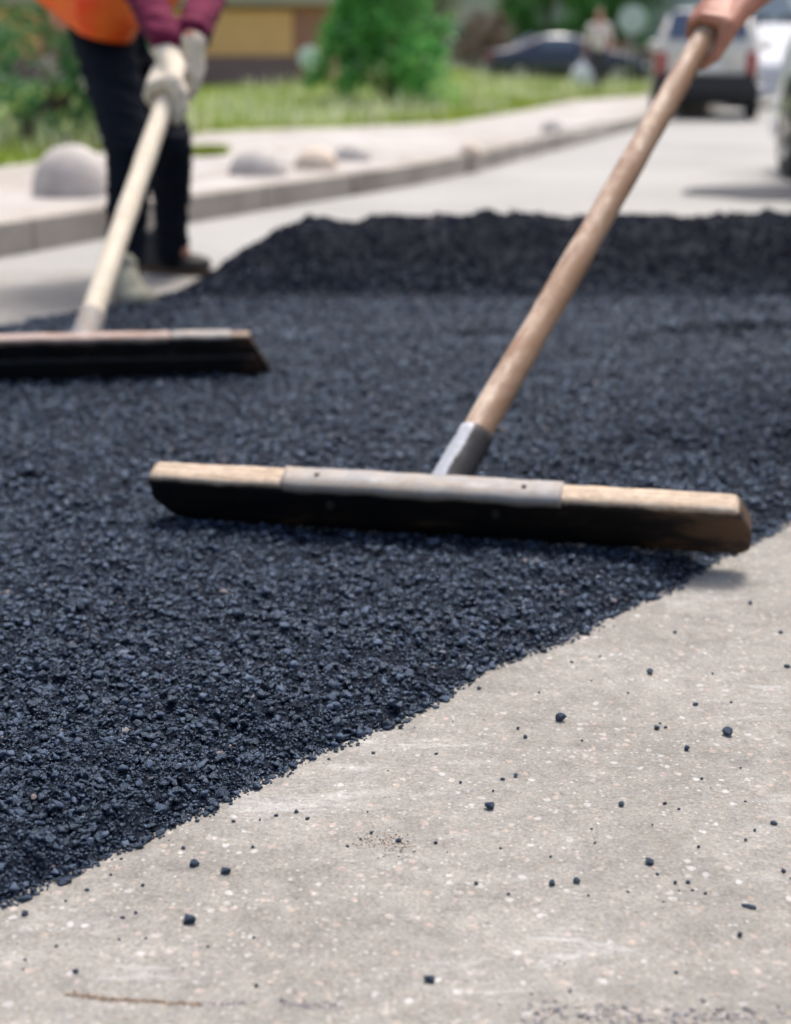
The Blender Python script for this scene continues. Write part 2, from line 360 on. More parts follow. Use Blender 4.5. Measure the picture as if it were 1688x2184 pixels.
# road sheet: everything right of the kerb; near concrete and old asphalt are two sheets that meet at a seam
def strip(cols, name, mat, smooth=False):
    n = len(cols[0]); V = np.concatenate(cols); Fc = [(j * n + i, j * n + i + 1, (j + 1) * n + i + 1, (j + 1) * n + i) for j in range(len(cols) - 1) for i in range(n - 1)]
    return obj(name, V, np.array(Fc), mat, smooth=smooth)
far = [K + Nn * .3 + A(0, 0, -.004), K * A(1, 1, 1) + A(60, 0, -.004)]
props(strip(far[::-1], 'road', m_oldroad), kind='structure')
# near concrete surface, a grid with gentle undulation
xs = np.linspace(-7, 9, 200); ys = np.concatenate([np.linspace(-3, .6, 20), np.linspace(.65, 5.4, 240)])
X, Y = np.meshgrid(xs, ys)
Z = .0012 * (fbm2(X * 6, Y * 6, 3, 3) - .5) + .001 + 0 * X
# cut away where it would run under the kerb line
idx = np.arange(X.size).reshape(X.shape); q = np.stack([idx[:-1, :-1], idx[:-1, 1:], idx[1:, 1:], idx[1:, :-1]], -1).reshape(-1, 4)
kx = np.interp(Y.ravel(), K[:, 1], K[:, 0]); inside = (X.ravel() > kx - .1) | (Y.ravel() < K[0, 1])
q = q[inside[q].all(1)]
props(obj('concrete_pavement', np.stack([X.ravel(), Y.ravel(), Z.ravel()], 1), q, m_conc, smooth=True), kind='structure')
a_ = np.linspace(0, 2 * math.pi, 72, endpoint=False); c_ = G(1680, 412); rr_ = 1 + .5 * (fbm2(np.cos(a_) * 2 + 5, np.sin(a_) * 2 + 5, 3, 88) - .5)
props(obj('van_shadow_sheet', np.stack([c_[0] + .62 * rr_ * np.cos(a_), c_[1] + .52 * rr_ * np.sin(a_), 0 * a_ + .006], 1), [tuple(range(72))], simple('painted_van_shadow', (.035, .036, .045), .85, .4, 6, .004)), kind='structure')  # shadow beside the van, painted as a flat dark sheet on the road
# kerb stones with joints
kb = MB(); L_ = np.r_[0, np.cumsum(np.linalg.norm(np.diff(K, axis=0), axis=1))]; s = 0; k_i = 0
while s < 60:
    e = s + .98; P0 = A(*[np.interp(s, L_, K[:, i]) for i in range(3)]); P1 = A(*[np.interp(e - .012, L_, K[:, i]) for i in range(3)])
    t = unit(P1 - P0); n = A(-t[1], t[0], 0); dz = random.uniform(-.006, .006) - (.03 if k_i in (11, 12) else 0); dn = random.uniform(-.008, .008)
    c = (P0 + P1) / 2 + n * (.075 + dn) + A(0, 0, .02 + dz)
    kb.obox(c, (P1 - P0) / 2, n * .075, A(0, 0, .115)); s += .98; k_i += 1
props(kb.build('kerb', m_kerb, bevel=.012), kind='structure')
Hs = .13
EP = [G(-1500, 470, Hs), G(-700, 405, Hs), G(0, 358, Hs), G(250, 318, Hs), G(450, 279, Hs), G(700, 272, Hs), G(960, 262, Hs), G(1124, 234, Hs), G(1219, 215, Hs), A(9.2, 40, Hs), A(20, 76, Hs), A(38, 136, Hs)]
Ed = resample(EP, 160)
inner = K + Nn * .152 + A(0, 0, .122)
pv = [inner, inner * .66 + Ed * .34 + A(0, 0, 0), inner * .33 + Ed * .67, Ed + A(0, 0, -.005)]
props(strip(pv, 'pavement', m_paving), kind='structure')
def vz(x, y, d):
    x, y, d = np.asarray(x), np.asarray(y), np.asarray(d)
    return .125 + .22 * sstep(d / 9) + .42 * np.exp(-(((x - .7) / 2.0) ** 2 + ((y - 27) / 5.) ** 2)) * sstep(d / 3) + .03 * (fbm2(x * 1.3, y * 1.3, 3, 9) - .5) * sstep(d / 1.5)
dirv = unit(A(-.55, .83, 0)); cols = []; VP_ = []
for d in [0, .15, .4, .8, 1.3, 2, 2.8, 3.6, 4.6, 5.8, 7, 8.5, 10, 12, 15, 19, 24, 32, 45, 70, 120]:
    P = Ed + dirv * d; P = P.copy(); P[:, 2] = vz(P[:, 0], P[:, 1], d); cols.append(P)
props(strip(cols, 'verge', m_lawn, True), kind='structure')

def clear_of(x, y, pts):
    ok = np.ones(len(x), bool)
    for (cx, cy, r) in pts: ok &= (x - cx) ** 2 + (y - cy) ** 2 > r * r
    return ok
# grass blades on the verge
def blades(n, seed, hmin, hmax, wid, dmax=11, bend=.5, spots=None):
    r = np.random.default_rng(seed); i = r.integers(0, 95, n); f = r.random(n); d = r.random(n) ** 1.5 * dmax
    B = Ed[i] * (1 - f)[:, None] + Ed[i + 1] * f[:, None] + dirv * d[:, None]; B[:, 2] = vz(B[:, 0], B[:, 1], d) - .004
    if spots is not None:
        k = fbm2(B[:, 0] * .9, B[:, 1] * .9, 3, spots) > .5; B = B[k]; n = len(B)
    a = r.random(n) * 6.283; h = r.uniform(hmin, hmax, n) * (.5 + .9 * fbm2(B[:, 0] * 1.1, B[:, 1] * 1.1, 2, 31)); w = wid * r.uniform(.6, 1.4, n)
    sx = np.stack([np.cos(a), np.sin(a), 0 * a], 1); ln = np.stack([-np.sin(a), np.cos(a), 0 * a], 1) * (h * bend * r.uniform(-1, 1, n))[:, None]
    up = np.zeros((n, 3)); up[:, 2] = h
    V = np.stack([B - sx * w[:, None], B + sx * w[:, None], B + ln * .35 + up * .6 + sx * w[:, None] * .7, B + ln + up, B + ln * .35 + up * .6 - sx * w[:, None] * .7], 1).reshape(-1, 3)
    o = np.arange(n)[:, None] * 5
    T = np.concatenate([o + [0, 1, 2], o + [0, 2, 4], o + [4, 2, 3]]); return V, T
m_grass = leaf_mat('grass_blades', [(.12, .20, .012), (.24, .34, .025), (.36, .44, .05), (.50, .52, .14)])
V, T = blades(120000, 1, .05, .13, .006); props(obj('grass', V, T, m_grass), 'short bright green grass covering the verge behind the pavement', 'grass', kind='stuff')
m_weed = leaf_mat('pale_weeds', [(.42, .50, .17), (.60, .62, .38), (.78, .76, .62)])
def tuft(c, rx, ry, n, seed):
    r = np.random.default_rng(seed); a = r.random(n) * 6.283; q = np.sqrt(r.random(n)); B = np.stack([c[0] + rx * q * np.cos(a), c[1] + ry * q * np.sin(a), np.full(n, .128)], 1)
    a = r.random(n) * 6.283; w = .004; h = r.uniform(.02, .07, n); sx = np.stack([np.cos(a), np.sin(a), 0 * a], 1) * w; tip = B + np.stack([r.normal(size=n) * .02, r.normal(size=n) * .02, h], 1)
    return np.stack([B - sx, B + sx, tip], 1).reshape(-1, 3), np.arange(3 * n).reshape(-1, 3)
V, T = tuft(G(438, 328, .13), .16, .34, 5000, 3); props(obj('grass_patch', V, T, m_grass), 'small patch of grass growing in the pavement right of the worker legs', 'grass', kind='stuff')
V, T = blades(16000, 2, .14, .34, .011, 6.5, .7, spots=4); props(obj('wild_flowers', V, T, m_weed), 'pale yellowish weeds and wild flowers standing in the grass of the verge', 'wild flowers', kind='stuff')

# ---------------------------------------------------------------- fresh asphalt
LP = [(-900, 2400), (-300, 2103), (0, 1950), (170, 1868), (330, 1783), (480, 1700), (620, 1632), (720, 1592), (820, 1552), (930, 1497), (1040, 1432), (1160, 1383), (1270, 1338), (1290, 1318), (1400, 1265), (1500, 1215), (1560, 1180), (1688, 1112), (1900, 990), (2300, 815)]
poly = [G(*p)[:2] for p in LP] + [A(5.5, 5.6), A(5.2, 7.2), A(2.6, 6.6), A(1.2, 6.35), A(.2, 6.1), A(-.35, 5.75), A(-.62, 5.2), A(-.74, 4.78)] + [G(250, 664)[:2], G(160, 682)[:2], G(60, 694)[:2], G(0, 708)[:2], G(-200, 740)[:2], G(-700, 800)[:2]]
poly = np.array(poly)
def sdist(x, y):
    """signed distance to the edge of the fresh asphalt, positive inside"""
    d = np.full(x.shape, 1e9); ins = np.zeros(x.shape, bool); n = len(poly)
    for i in range(n):
        a, b = poly[i], poly[(i + 1) % n]; e = b - a; t = np.clip(((x - a[0]) * e[0] + (y - a[1]) * e[1]) / (e @ e), 0, 1)
        d = np.minimum(d, (x - a[0] - t * e[0]) ** 2 + (y - a[1] - t * e[1]) ** 2)
        c = ((a[1] > y) != (b[1] > y)) & (x < (b[0] - a[0]) * (y - a[1]) / (b[1] - a[1] + 1e-12) + a[0]); ins ^= c
    return np.where(ins, 1, -1) * np.sqrt(d)
def mathz(x, y):
    s = sdist(x, y) + .016 * (fbm2(x * 22, y * 22, 3, 40) - .5) + .03 * (fbm2(x * 5, y * 5, 2, 44) - .5)
    z = .034 * (1 - np.exp(-np.maximum(s, 0) / .035)) + np.minimum(s, 0) * .6 - .003
    m = sstep((x + .81) / .60 + .25 * (fbm2(x * 3, y * 3, 2, 50) - .5)); cy = 5.0 + .05 * np.sin(x * 1.3)
    f = np.where(y < cy, sstep(1 - (cy - y) / .48), sstep(1 - (y - cy) / 1.0))
    top = .200 + .035 * (fbm2(x * 2.0 + 5, y * 2, 3, 51) - .5) + .075 * (fbm2(x * 6, y * 6, 3, 53) - .5) + .03 * (fbm2(x * 19, y * 19, 2, 54) - .5) + .014 * np.clip(x, 0, 3)
    z = z + m * f * top * (s > 0) * sstep(s / .12)
    z = z + np.where(s > .0, sstep(s / .05), 0) * (.016 * (fbm2(x * 4.5, y * 7, 3, 60) - .5) + .017 * (fbm2(x * 34, y * 34, 3, 61) - .5) + .013 * (fbm2(x * 95, y * 95, 2, 62) - .5))
    for (px, py, lx, ly, am) in ((1570, 704, .30, .045, .034), (1400, 722, .16, .03, .010), (1015, 709, .08, .05, -.034), (1120, 705, .12, .05, -.010), (1090, 735, .12, .03, .010)):
        c = G(px, py, .035); z = z + am * np.exp(-(((x - c[0]) / lx) ** 2 + ((y - c[1]) / ly) ** 2))
    return z, s
ys = [.35]
while ys[-1] < 7.4: ys.append(ys[-1] + max(.004, .0042 * ys[-1] / 1.5))
ys = np.array(ys); xn = np.linspace(-1, 1, 760)
X = xn[None, :] * (.9 + .62 * ys[:, None]); Y = np.repeat(ys[:, None], len(xn), 1)
Zs, Sd = mathz(X.ravel(), Y.ravel())
idx = np.arange(X.size).reshape(X.shape); q = np.stack([idx[:-1, :-1], idx[:-1, 1:], idx[1:, 1:], idx[1:, :-1]], -1).reshape(-1, 4)
q = q[(Sd[q] > -.02).all(1)]
used, inv = np.unique(q, return_inverse=True)
props(obj('fresh_asphalt', np.stack([X.ravel(), Y.ravel(), Zs], 1)[used], inv.reshape(q.shape), m_mat, smooth=True), kind='structure')

# rocks
def ico(sub):
    p = (1 + 5 ** .5) / 2
    V = [(-1, p, 0), (1, p, 0), (-1, -p, 0), (1, -p, 0), (0, -1, p), (0, 1, p), (0, -1, -p), (0, 1, -p), (p, 0, -1), (p, 0, 1), (-p, 0, -1), (-p, 0, 1)]
    Fc = [(0, 11, 5), (0, 5, 1), (0, 1, 7), (0, 7, 10), (0, 10, 11), (1, 5, 9), (5, 11, 4), (11, 10, 2), (10, 7, 6), (7, 1, 8), (3, 9, 4), (3, 4, 2), (3, 2, 6), (3, 6, 8), (3, 8, 9), (4, 9, 5), (2, 4, 11), (6, 2, 10), (8, 6, 7), (9, 8, 1)]
    V = [unit(v) for v in V]
    for _ in range(sub):
        c = {}; N = []
        def mid(a, b):
            k = (min(a, b), max(a, b))
            if k not in c: c[k] = len(V); V.append(unit(V[a] + V[b]))
            return c[k]
        for a, b, d in Fc: ab, bd, da = mid(a, b), mid(b, d), mid(d, a); N += [(a, ab, da), (ab, b, bd), (da, bd, d), (ab, bd, da)]
        Fc = N
    return np.array(V), np.array(Fc)
def rockform(sub, r, amp=.28):
    V, Fc = ico(sub); V = V * (1 + r.uniform(-amp, amp, len(V)) * (.6 if sub > 1 else 1.55))[:, None]
    for _ in range(3 + 3 * sub):                 # planar chips
        n = unit(r.normal(size=3)); d = V @ n; lim = r.uniform(.42, .82); V = V - np.maximum(d - lim, 0)[:, None] * n
    return V * r.uniform(.55, 1.2, 3), Fc
def rotm(n, r):
    qn = r.normal(size=(n, 4)); qn /= np.linalg.norm(qn, axis=1)[:, None]; w, x, y, z = qn.T
    return np.stack([1 - 2 * (y * y + z * z), 2 * (x * y - z * w), 2 * (x * z + y * w), 2 * (x * y + z * w), 1 - 2 * (x * x + z * z), 2 * (y * z - x * w), 2 * (x * z - y * w), 2 * (y * z + x * w), 1 - 2 * (x * x + y * y)], 1).reshape(n, 3, 3)
def rocks(P, size, sub, seed, flat=.75):
    r = np.random.default_rng(seed); n = len(P); forms = [rockform(sub, r) for _ in range(14)]; pick = r.integers(0, 14, n); VV = []; FF = []; off = 0
    for k in range(14):
        i = np.where(pick == k)[0]; v, f = forms[k]; rm = rotm(len(i), r)
        w = np.einsum('nij,vj->nvi', rm, v) * size[i][:, None, None] * A(1, 1, flat) + P[i][:, None, :]
        VV.append(w.reshape(-1, 3)); FF.append((f[None] + (np.arange(len(i)) * len(v))[:, None, None] + off).reshape(-1, 3)); off += len(i) * len(v)
    return np.concatenate(VV), np.concatenate(FF)
def scatter(y0, y1, dens, smin, smax, sub, seed, marg=.12, pw=2.):
    r = np.random.default_rng(seed); w = lambda y: .34 + .33 * y + marg; n = int(dens * (y1 - y0) * 2 * w((y0 + y1) / 2))
    y = r.uniform(y0, y1, n); x = r.uniform(-1, 1, n) * w(y1); x = x[np.abs(x) < w(y)]; y = y[:len(x)]; n = len(x)
    z, s = mathz(x, y); keep = s > -.004 - .010 * r.random(n) ** 3; x, y, z, s = x[keep], y[keep], z[keep], s[keep]; n = len(x)
    size = smin + (smax - smin) * r.random(n) ** pw; lift = r.uniform(-.7, .75, n) * size
    z = np.where(s > .004, z + lift, np.maximum(z, .001) + size * .4)
    return rocks(np.stack([x, y, z], 1), size, sub, seed + 1)
PARTS = [scatter(.95, 1.5, 36000, .0022, .0072, 1, 100, pw=3.2), scatter(.95, 1.5, 130000, .0008, .0026, 0, 105, pw=1.), scatter(1.5, 2.3, 25000, .0024, .0078, 1, 110, pw=2.8), scatter(1.5, 2.3, 70000, .0011, .0030, 0, 115, pw=1.), scatter(2.3, 3.6, 17000, .0026, .0095, 0, 120), scatter(3.6, 4.5, 10000, .004, .010, 0, 130), scatter(4.45, 4.72, 5000, .004, .009, 0, 133)]
HEAP = scatter(4.6, 6.3, 17000, .003, .0075, 0, 140); h2_ = scatter(4.28, 4.66, 8000, .003, .008, 0, 145)
HEAP = (np.concatenate([HEAP[0], h2_[0]]), np.concatenate([HEAP[1], h2_[1] + len(HEAP[0])]))
VV = np.concatenate([p[0] for p in PARTS]); off = np.cumsum([0] + [len(p[0]) for p in PARTS]); FF = np.concatenate([p[1] + o for p, o in zip(PARTS, off)])
props(obj('asphalt_mix', VV, FF, m_stone), 'loose black hot asphalt mix of small coated stones raked flat over the road', 'asphalt mix', kind='stuff')
props(obj('asphalt_heap', HEAP[0], HEAP[1], m_loose), 'dark matt ridge of dumped asphalt mix across the road behind the rakes', 'asphalt heap', kind='stuff')
del VV, FF, PARTS, HEAP

# fine grit on the concrete close to the edge (past counting)
r_ = np.random.default_rng(77); n = 26000; y = r_.uniform(.85, 3.2, n); x = r_.uniform(-.8, 1.3, n); s = sdist(x, y)
k = (s < -.002) & (r_.random(n) < np.exp(np.minimum(s, 0) / .028) * .8 + .008); x, y = x[k], y[k]
size = .0005 + .0014 * r_.random(len(x)) ** 2.5
V, T = rocks(np.stack([x, y, size * .5 + .0006], 1), size, 0, 78); props(obj('asphalt_grit', V, T, m_stone), 'fine black grit strewn on the concrete along the edge of the fresh asphalt', 'grit', kind='stuff')

# loose crumbs on the concrete, each a thing: (x, y, radius in picture units, stretch, label)
m_crumb = asphalt_mat('crumb_bitumen')
CR = [(1046, 1725, 13, 1, 'largest round asphalt crumb alone on the open concrete'), (472, 1702, 15, 1.1, 'big asphalt lump touching the edge of the fresh asphalt'),
      (1195, 1539, 11, 1.3, 'wide asphalt crumb with a small tail on the concrete'), (1551, 1569, 11, 1, 'angular upright asphalt crumb near the right side of the concrete'), (1230, 1884, 10, 1, 'right and larger of two round asphalt crumbs side by side'),
      (1178, 1890, 8, 1, 'left and smaller of two round asphalt crumbs side by side'), (402, 1970, 14, 1.5, 'long double asphalt crumb on the near concrete'), (918, 2094, 12, 1.3, 'foremost big asphalt crumb near the bottom of the concrete'),
      (1384, 1844, 9, 1.2, 'oval asphalt crumb above a trail of specks'), (1465, 1602, 7, 1, 'round glossy asphalt crumb below the angular upright one'), (1386, 1438, 7, 1, 'asphalt crumb farthest out from the asphalt edge under the rake tip'),
      (1022, 1472, 6, 1, 'asphalt crumb close to the middle of the asphalt edge'), (416, 1848, 9, 1.4, 'flat asphalt crumb beside the lower asphalt edge'), (480, 1864, 10, 1.6, 'flat wide asphalt crumb right of another near the lower edge'),
      (163, 2076, 8, 1, 'lone asphalt crumb at the bottom left of the concrete'), (53, 1954, 8, 1, 'asphalt crumb nearest the lower left corner of the asphalt'), (1578, 2000, 7, 1, 'small dull crumb low on the right of the concrete'),
      (1597, 1938, 5, 3.2, 'thin stick like asphalt sliver lying on the right'), (1016, 1888, 6, 1, 'lone small crumb left of the two round crumbs'), (1402, 1556, 6, 1.3, 'dull small crumb in a cluster of three'),
      (1483, 1506, 5, 1.8, 'thin pointed crumb on the upper concrete'), (930, 1800, 4.5, 1.2, 'small crumb right of the brown dirt patch'), (1120, 1575, 5, 1, 'small crumb below the wide tailed crumb'), (1500, 1217, 9, 1.1, 'blurred asphalt lump beside the edge under the rake tip'),
      (1325, 1720, 6, 1, 'brownish grey crumb in the middle right of the concrete'), (1650, 1760, 7, 1.4, 'flat crumb near the right border'), (1672, 1862, 6, 1, 'crumb at the right border above the stick like sliver')]
SM = [(1100, 1658, 5), (1072, 1665, 5), (983, 1672, 4), (1052, 1690, 4), (931, 1610, 4), (796, 1609, 4), (1105, 1557, 4), (1420, 1554, 3), (1408, 1545, 3), (1242, 1582, 3), (1497, 1664, 4), (1418, 1716, 5), (1448, 1728, 3), (1490, 1810, 4), (1590, 1795, 4),
      (1068, 1812, 4), (1270, 1800, 3), (1392, 1762, 3), (1262, 1770, 3), (1402, 1868, 4), (1440, 1887, 5), (1467, 1886, 5), (1477, 1902, 4), (1505, 1909, 4), (1448, 1903, 3), (1415, 1926, 3), (1340, 1905, 3), (1255, 1913, 3), (1085, 1910, 3), (1590, 1712, 3),
      (633, 1735, 5), (656, 1750, 5), (770, 1792, 4), (742, 1808, 4), (792, 1780, 4), (850, 1797, 5), (702, 1622, 4), (540, 1810, 4), (555, 1752, 4), (590, 1742, 5), (498, 1755, 4), (328, 1773, 4), (300, 1800, 5), (392, 1812, 6), (280, 1817, 5),
      (140, 1925, 4), (263, 1960, 5), (290, 1950, 4), (305, 1892, 4), (186, 1902, 4), (542, 2002, 4), (444, 2022, 4), (120, 2022, 5), (55, 2050, 4), (50, 2070, 3), (547, 2107, 5), (1442, 2078, 4), (1204, 2058, 3), (1175, 1830, 3), (1610, 1775, 5), (1580, 1640, 3), (1680, 1425, 6), (1520, 1440, 3), (1665, 1352, 4), (1340, 1480, 3), (1560, 1500, 3), (1150, 1480, 3), (1280, 1402, 3), (1220, 1415, 4), (1440, 1352, 4), (1600, 1290, 5)]
protos = [mesh(*rockform(3, np.random.default_rng(200 + i), .10), m_crumb) for i in range(7)]
def crumb(x, y, rad, st, label, group, i):
    p = G(x, y); zd = p[1] * cs + H * sn - 0; rr = rad / F * (p[1] * cs + H * sn)
    o = bpy.data.objects.new('asphalt_crumb', protos[i % 7]); COL.objects.link(o); o.location = (p[0], p[1], rr * .62 + .0008)
    o.scale = (rr * st, rr, rr * .9); o.rotation_euler = (0, 0, random.uniform(-.5, .5)); props(o, label, 'asphalt crumb', group)
for i, (x, y, rad, st, lab) in enumerate(CR): crumb(x, y, rad * 1.12, st, lab, 'loose asphalt crumbs', i)
REG = [('brown', (830, 1795, 150, 70), 'tiny asphalt speck beside the small brown dirt patch'), ('trail', (1430, 1890, 190, 45), 'tiny asphalt speck in the trail below the oval crumb'), ('mid', (1060, 1670, 140, 50), 'tiny asphalt speck just above the largest round crumb'),
       ('edge low', (480, 1780, 220, 70), 'tiny asphalt speck close under the lower asphalt edge'), ('far', (1450, 1380, 300, 130), 'tiny blurred asphalt speck on the far concrete under the rake tip'), ('corner', (170, 1985, 190, 100), 'tiny asphalt speck at the lower left below the asphalt corner'),
       ('upper', (1150, 1560, 400, 60), 'tiny asphalt speck on the upper middle of the concrete'), ('right', (1560, 1750, 160, 130), 'tiny asphalt speck near the right border of the concrete')]
for i, (x, y, rad) in enumerate(SM):
    j = min(range(len(REG)), key=lambda k: ((x - REG[k][1][0]) / REG[k][1][2]) ** 2 + ((y - REG[k][1][1]) / REG[k][1][3]) ** 2)
    crumb(x, y, rad * 1.05, random.uniform(.9, 1.5), REG[j][2], 'tiny asphalt specks, ' + REG[j][0], i + 3)
# brown dirt patch, the filled crack at the bottom and the coarse stones in the lower corner
def patch(name, pts, w, mat, label, cat, n, smin, smax, seed, depth=.0015):
    r = np.random.default_rng(seed); P = []
    for _ in range(n):
        i = r.integers(0, len(pts) - 1); t = r.random(); a, b = A(*pts[i]), A(*pts[i + 1]); c = a * (1 - t) + b * t
        P.append(G(c[0] + r.normal() * w * 1.6, c[1] + r.normal() * w))
    P = np.array(P); sz = smin + (smax - smin) * r.random(n) ** 2; P[:, 2] = .001 + sz * .15
    k = fbm2(P[:, 0] * 28, P[:, 1] * 28, 2, seed) > (.12 if name == 'crack_filling' else .30); P, sz = P[k], sz[k]
    V, T = rocks(P, sz, 0, seed, .4); props(obj(name, V, T, mat), label, cat, kind='stuff')
M_ = Mat('brown_dirt', rough=.9); M_.color(M_.ramp(M_.rnd(), [(0, (.05, .035, .025)), (.5, (.16, .11, .07)), (1, (.32, .22, .15))])); m_dirt = M_.m
M_ = Mat('blue_grey_aggregate', rough=.7); M_.color(M_.ramp(M_.rnd(), [(0, (.09, .09, .095)), (.5, (.25, .24, .25)), (.8, (.38, .35, .33)), (1, (.48, .38, .31))])); m_aggr = M_.m
patch('dirt', [(775, 1790), (830, 1800), (870, 1812)], 13, m_dirt, 'small patch of brown crumbled dirt on the grey concrete', 'dirt', 330, .0003, .0014, 5)
patch('crack_filling', [(145, 2122), (230, 2134), (330, 2138), (430, 2146)], 2.6, m_dirt, 'thin line of brown dirt filling a crack in the near concrete', 'crack filling', 800, .0003, .0016, 6)
patch('exposed_aggregate', [(430, 2146), (560, 2144), (690, 2146), (790, 2150)], 5, m_aggr, 'bluish grey exposed stones continuing the crack in the near concrete', 'gravel', 520, .0006, .0022, 7)
patch('exposed_aggregate', [(1120, 2160), (1300, 2170), (1480, 2172), (1700, 2178)], 15, m_aggr, 'coarse exposed stones along the bottom right border of the concrete', 'gravel', 420, .0010, .0036, 8)

# ---------------------------------------------------------------- lutes (wooden asphalt rakes)
def frame_obj(name, V, Fc, mat, root, O, ex, ey, ez, smooth=False):
    """mesh in a local frame given in world vectors"""
    o = bpy.data.objects.new(name, mesh(V, Fc, mat, smooth, name)); COL.objects.link(o)
    M = Matrix([[ex[0], ey[0], ez[0], O[0]], [ex[1], ey[1], ez[1], O[1]], [ex[2], ey[2], ez[2], O[2]], [0, 0, 0, 1]])
    o.parent = root; o.matrix_local = Matrix.Translation(-Vector(root.location)) @ M; return o
def board(outline, T, nx=150, seed=0, rough_amp=.0018):
    """outline: function x -> (zbottom, ztop) over x in [0,L]; a plank of thickness T with worn edges"""
    L, fn = outline; xs = np.concatenate([[0], np.linspace(.002, L - .002, nx), [L]]); rings = []
    for x in xs:
        zb, zt = fn(x); b = .004; m = (zb + zt) / 2
        ring = [(b, zb), (0, zb + b), (0, zb + (zt - zb) * .25), (0, zb + (zt - zb) * .5), (0, zb + (zt - zb) * .78), (0, zt - b), (b, zt), (T * .35, zt), (T * .7, zt), (T - b, zt), (T, zt - b), (T, m), (T, zb + b), (T - b, zb), (T / 2, zb)]
        rings.append([(x, y, z) for y, z in ring])
    n = len(rings[0]); V = np.array(rings).reshape(-1, 3)
    d = (fbm3(V * A(30, 60, 60), seed) - .5) * rough_amp * 2.4; c = np.abs(V[:, 1] - T / 2) / (T / 2)
    V[:, 1] += np.where(V[:, 1] < T / 2, -1, 1) * d * c; V[:, 2] += (fbm3(V * A(22, 40, 10) + 7, seed + 2) - .5) * rough_amp * 2.6
    Fc = [(i * n + k, (i + 1) * n + k, (i + 1) * n + (k + 1) % n, i * n + (k + 1) % n) for i in range(len(xs) - 1) for k in range(n)]
    Fc += [tuple(range(n)), tuple(range((len(xs) - 1) * n, len(xs) * n))[::-1]]
    return V, Fc
def lute(Lb, Rb, tilt, hgt, T, outline, sock_x, hand_end, caps, mats, label, r0, r1, sock_len, wav, seed, double=False, sock_base=None):
    e1 = unit(Rb - Lb); n = A(-e1[1], e1[0], 0); n = unit(n); zup = unit(np.cross(e1, n)); zup = zup if zup[2] > 0 else -zup
    e2 = math.cos(tilt) * zup - math.sin(tilt) * n; e3 = math.cos(tilt) * n + math.sin(tilt) * zup; L = np.linalg.norm(Rb - Lb)
    root = empty('asphalt_rake', (Lb + Rb) / 2, label, 'asphalt rake')
    V, Fc = board((L, outline(L)), T, seed=seed); frame_obj('head_board', V, Fc, mats['board'], root, Lb, e1, e3, e2, True)
    for (x0, x1, mat, th, front) in caps:            # folded metal saddle over the top edge
        zt = hgt; mb = MB(); nn = 60; prof = [(-.0022, zt - front), (-.0026, zt - .003), (.0005, zt + .0028), (T * .5, zt + th), (T - .0005, zt + .0028), (T + .0026, zt - .003), (T + .0026, zt - .05)]
        rr = np.random.default_rng(seed + 9); V = []; xs = np.linspace(x0, x1, nn)
        wv = .0016 * np.sin(xs * 37 + 1) + .0012 * np.sin(xs * 91)
        for i, x in enumerate(xs):
            for j, (yy, zz) in enumerate(prof): V.append((x + (0.004 * (zz < zt - .002) if i == 0 else 0), yy, zz + (wv[i] if j == 0 else wv[i] * .35)))
        m = len(prof); Fc = [(i * m + k, (i + 1) * m + k, (i + 1) * m + k + 1, i * m + k + 1) for i in range(nn - 1) for k in range(m - 1)]
        o = frame_obj('metal_bracket', V, Fc, mat, root, Lb, e1, e3, e2, True); md = o.modifiers.new('solid', 'SOLIDIFY'); md.thickness = .0018; md.offset = -1
        for bx in (x0 + .055, x1 - .06):
            if T > .03:
                b = MB(); b.ell((0, 0, 0), (.0042, .0042, .0022), 10, 6); bo = frame_obj('nail_head', b.v, b.f, m_bolt, o, A(0, 0, 0), A(1, 0, 0), A(0, 1, 0), A(0, 0, 1), True)
                bo.matrix_local = Matrix.Translation((bx, T * .62, zt + th * .9))
    for bx, bz in ([(sock_x + .115, hgt * .62), (sock_x - .15, hgt * .6)] if not double else [(sock_x + .2, hgt * .6)]):
        b = MB(); b.tube([(bx, -.001, bz), (bx, -.006, bz)], .0085, 6); b.tube([(bx, -.006, bz), (bx, -.010, bz)], .004, 8)
        frame_obj('bolt', b.v, b.f, m_bolt, root, Lb, e1, e3, e2)
    if double:                                       # thinner second board nailed on the front, lower part
        V, Fc = board((L - .01, lambda x: (0.004, hgt * .56)), .012, seed=seed + 5); V[:, 1] -= .0145; V[:, 0] += .004; 
        V[:, 0] = np.where(V[:, 0] > L - .09, np.minimum(V[:, 0], L - .012 - V[:, 2] * .45), V[:, 0])
        frame_obj('facing_board', V, Fc, mats['face'], root, Lb, e1, e3, e2, True)
    base = sock_base if sock_base is not None else Lb + e1 * sock_x + e2 * (hgt * .75) + e3 * (T * .6)
    ax = unit(hand_end - base); Lh = np.linalg.norm(hand_end - base); sx = unit(np.cross(ax, A(0, 0, 1))); sy = np.cross(ax, sx)
    mb = MB(); zs = np.linspace(sock_len * .45, Lh, 46); pts = []; rad = []
    for z in zs:
        t = z / Lh; pts.append(A(wav * math.sin(t * 7 + seed) * t, wav * .6 * math.cos(t * 9 + seed), z)); rad.append((r0 + (r1 - r0) * t) * (1 + .022 * math.sin(t * 31 + seed) + .014 * math.sin(t * 67)))
    mb.tube(pts, rad, 26, wob=.008, seed=seed, round_end=True); frame_obj('handle', mb.v, mb.f, mats['handle'], root, base, sx, sy, ax, True)
    # steel socket: rolled sheet with an open seam and flared foot
    V = []; ns = 30; zz = np.linspace(0, sock_len, 12)
    for z in zz:
        t = z / sock_len; r = (r0 + .0020) * (1.0 + .01 * (1 - t) ** 2)
        for k in range(ns + 1):
            a = 1.7 + (2 * math.pi - .25) * k / ns; V.append((r * math.cos(a) * (1 + .03 * (1 - t)), r * math.sin(a) * (1 - .05 * (1 - t)), z - .02 * (1 - t)))
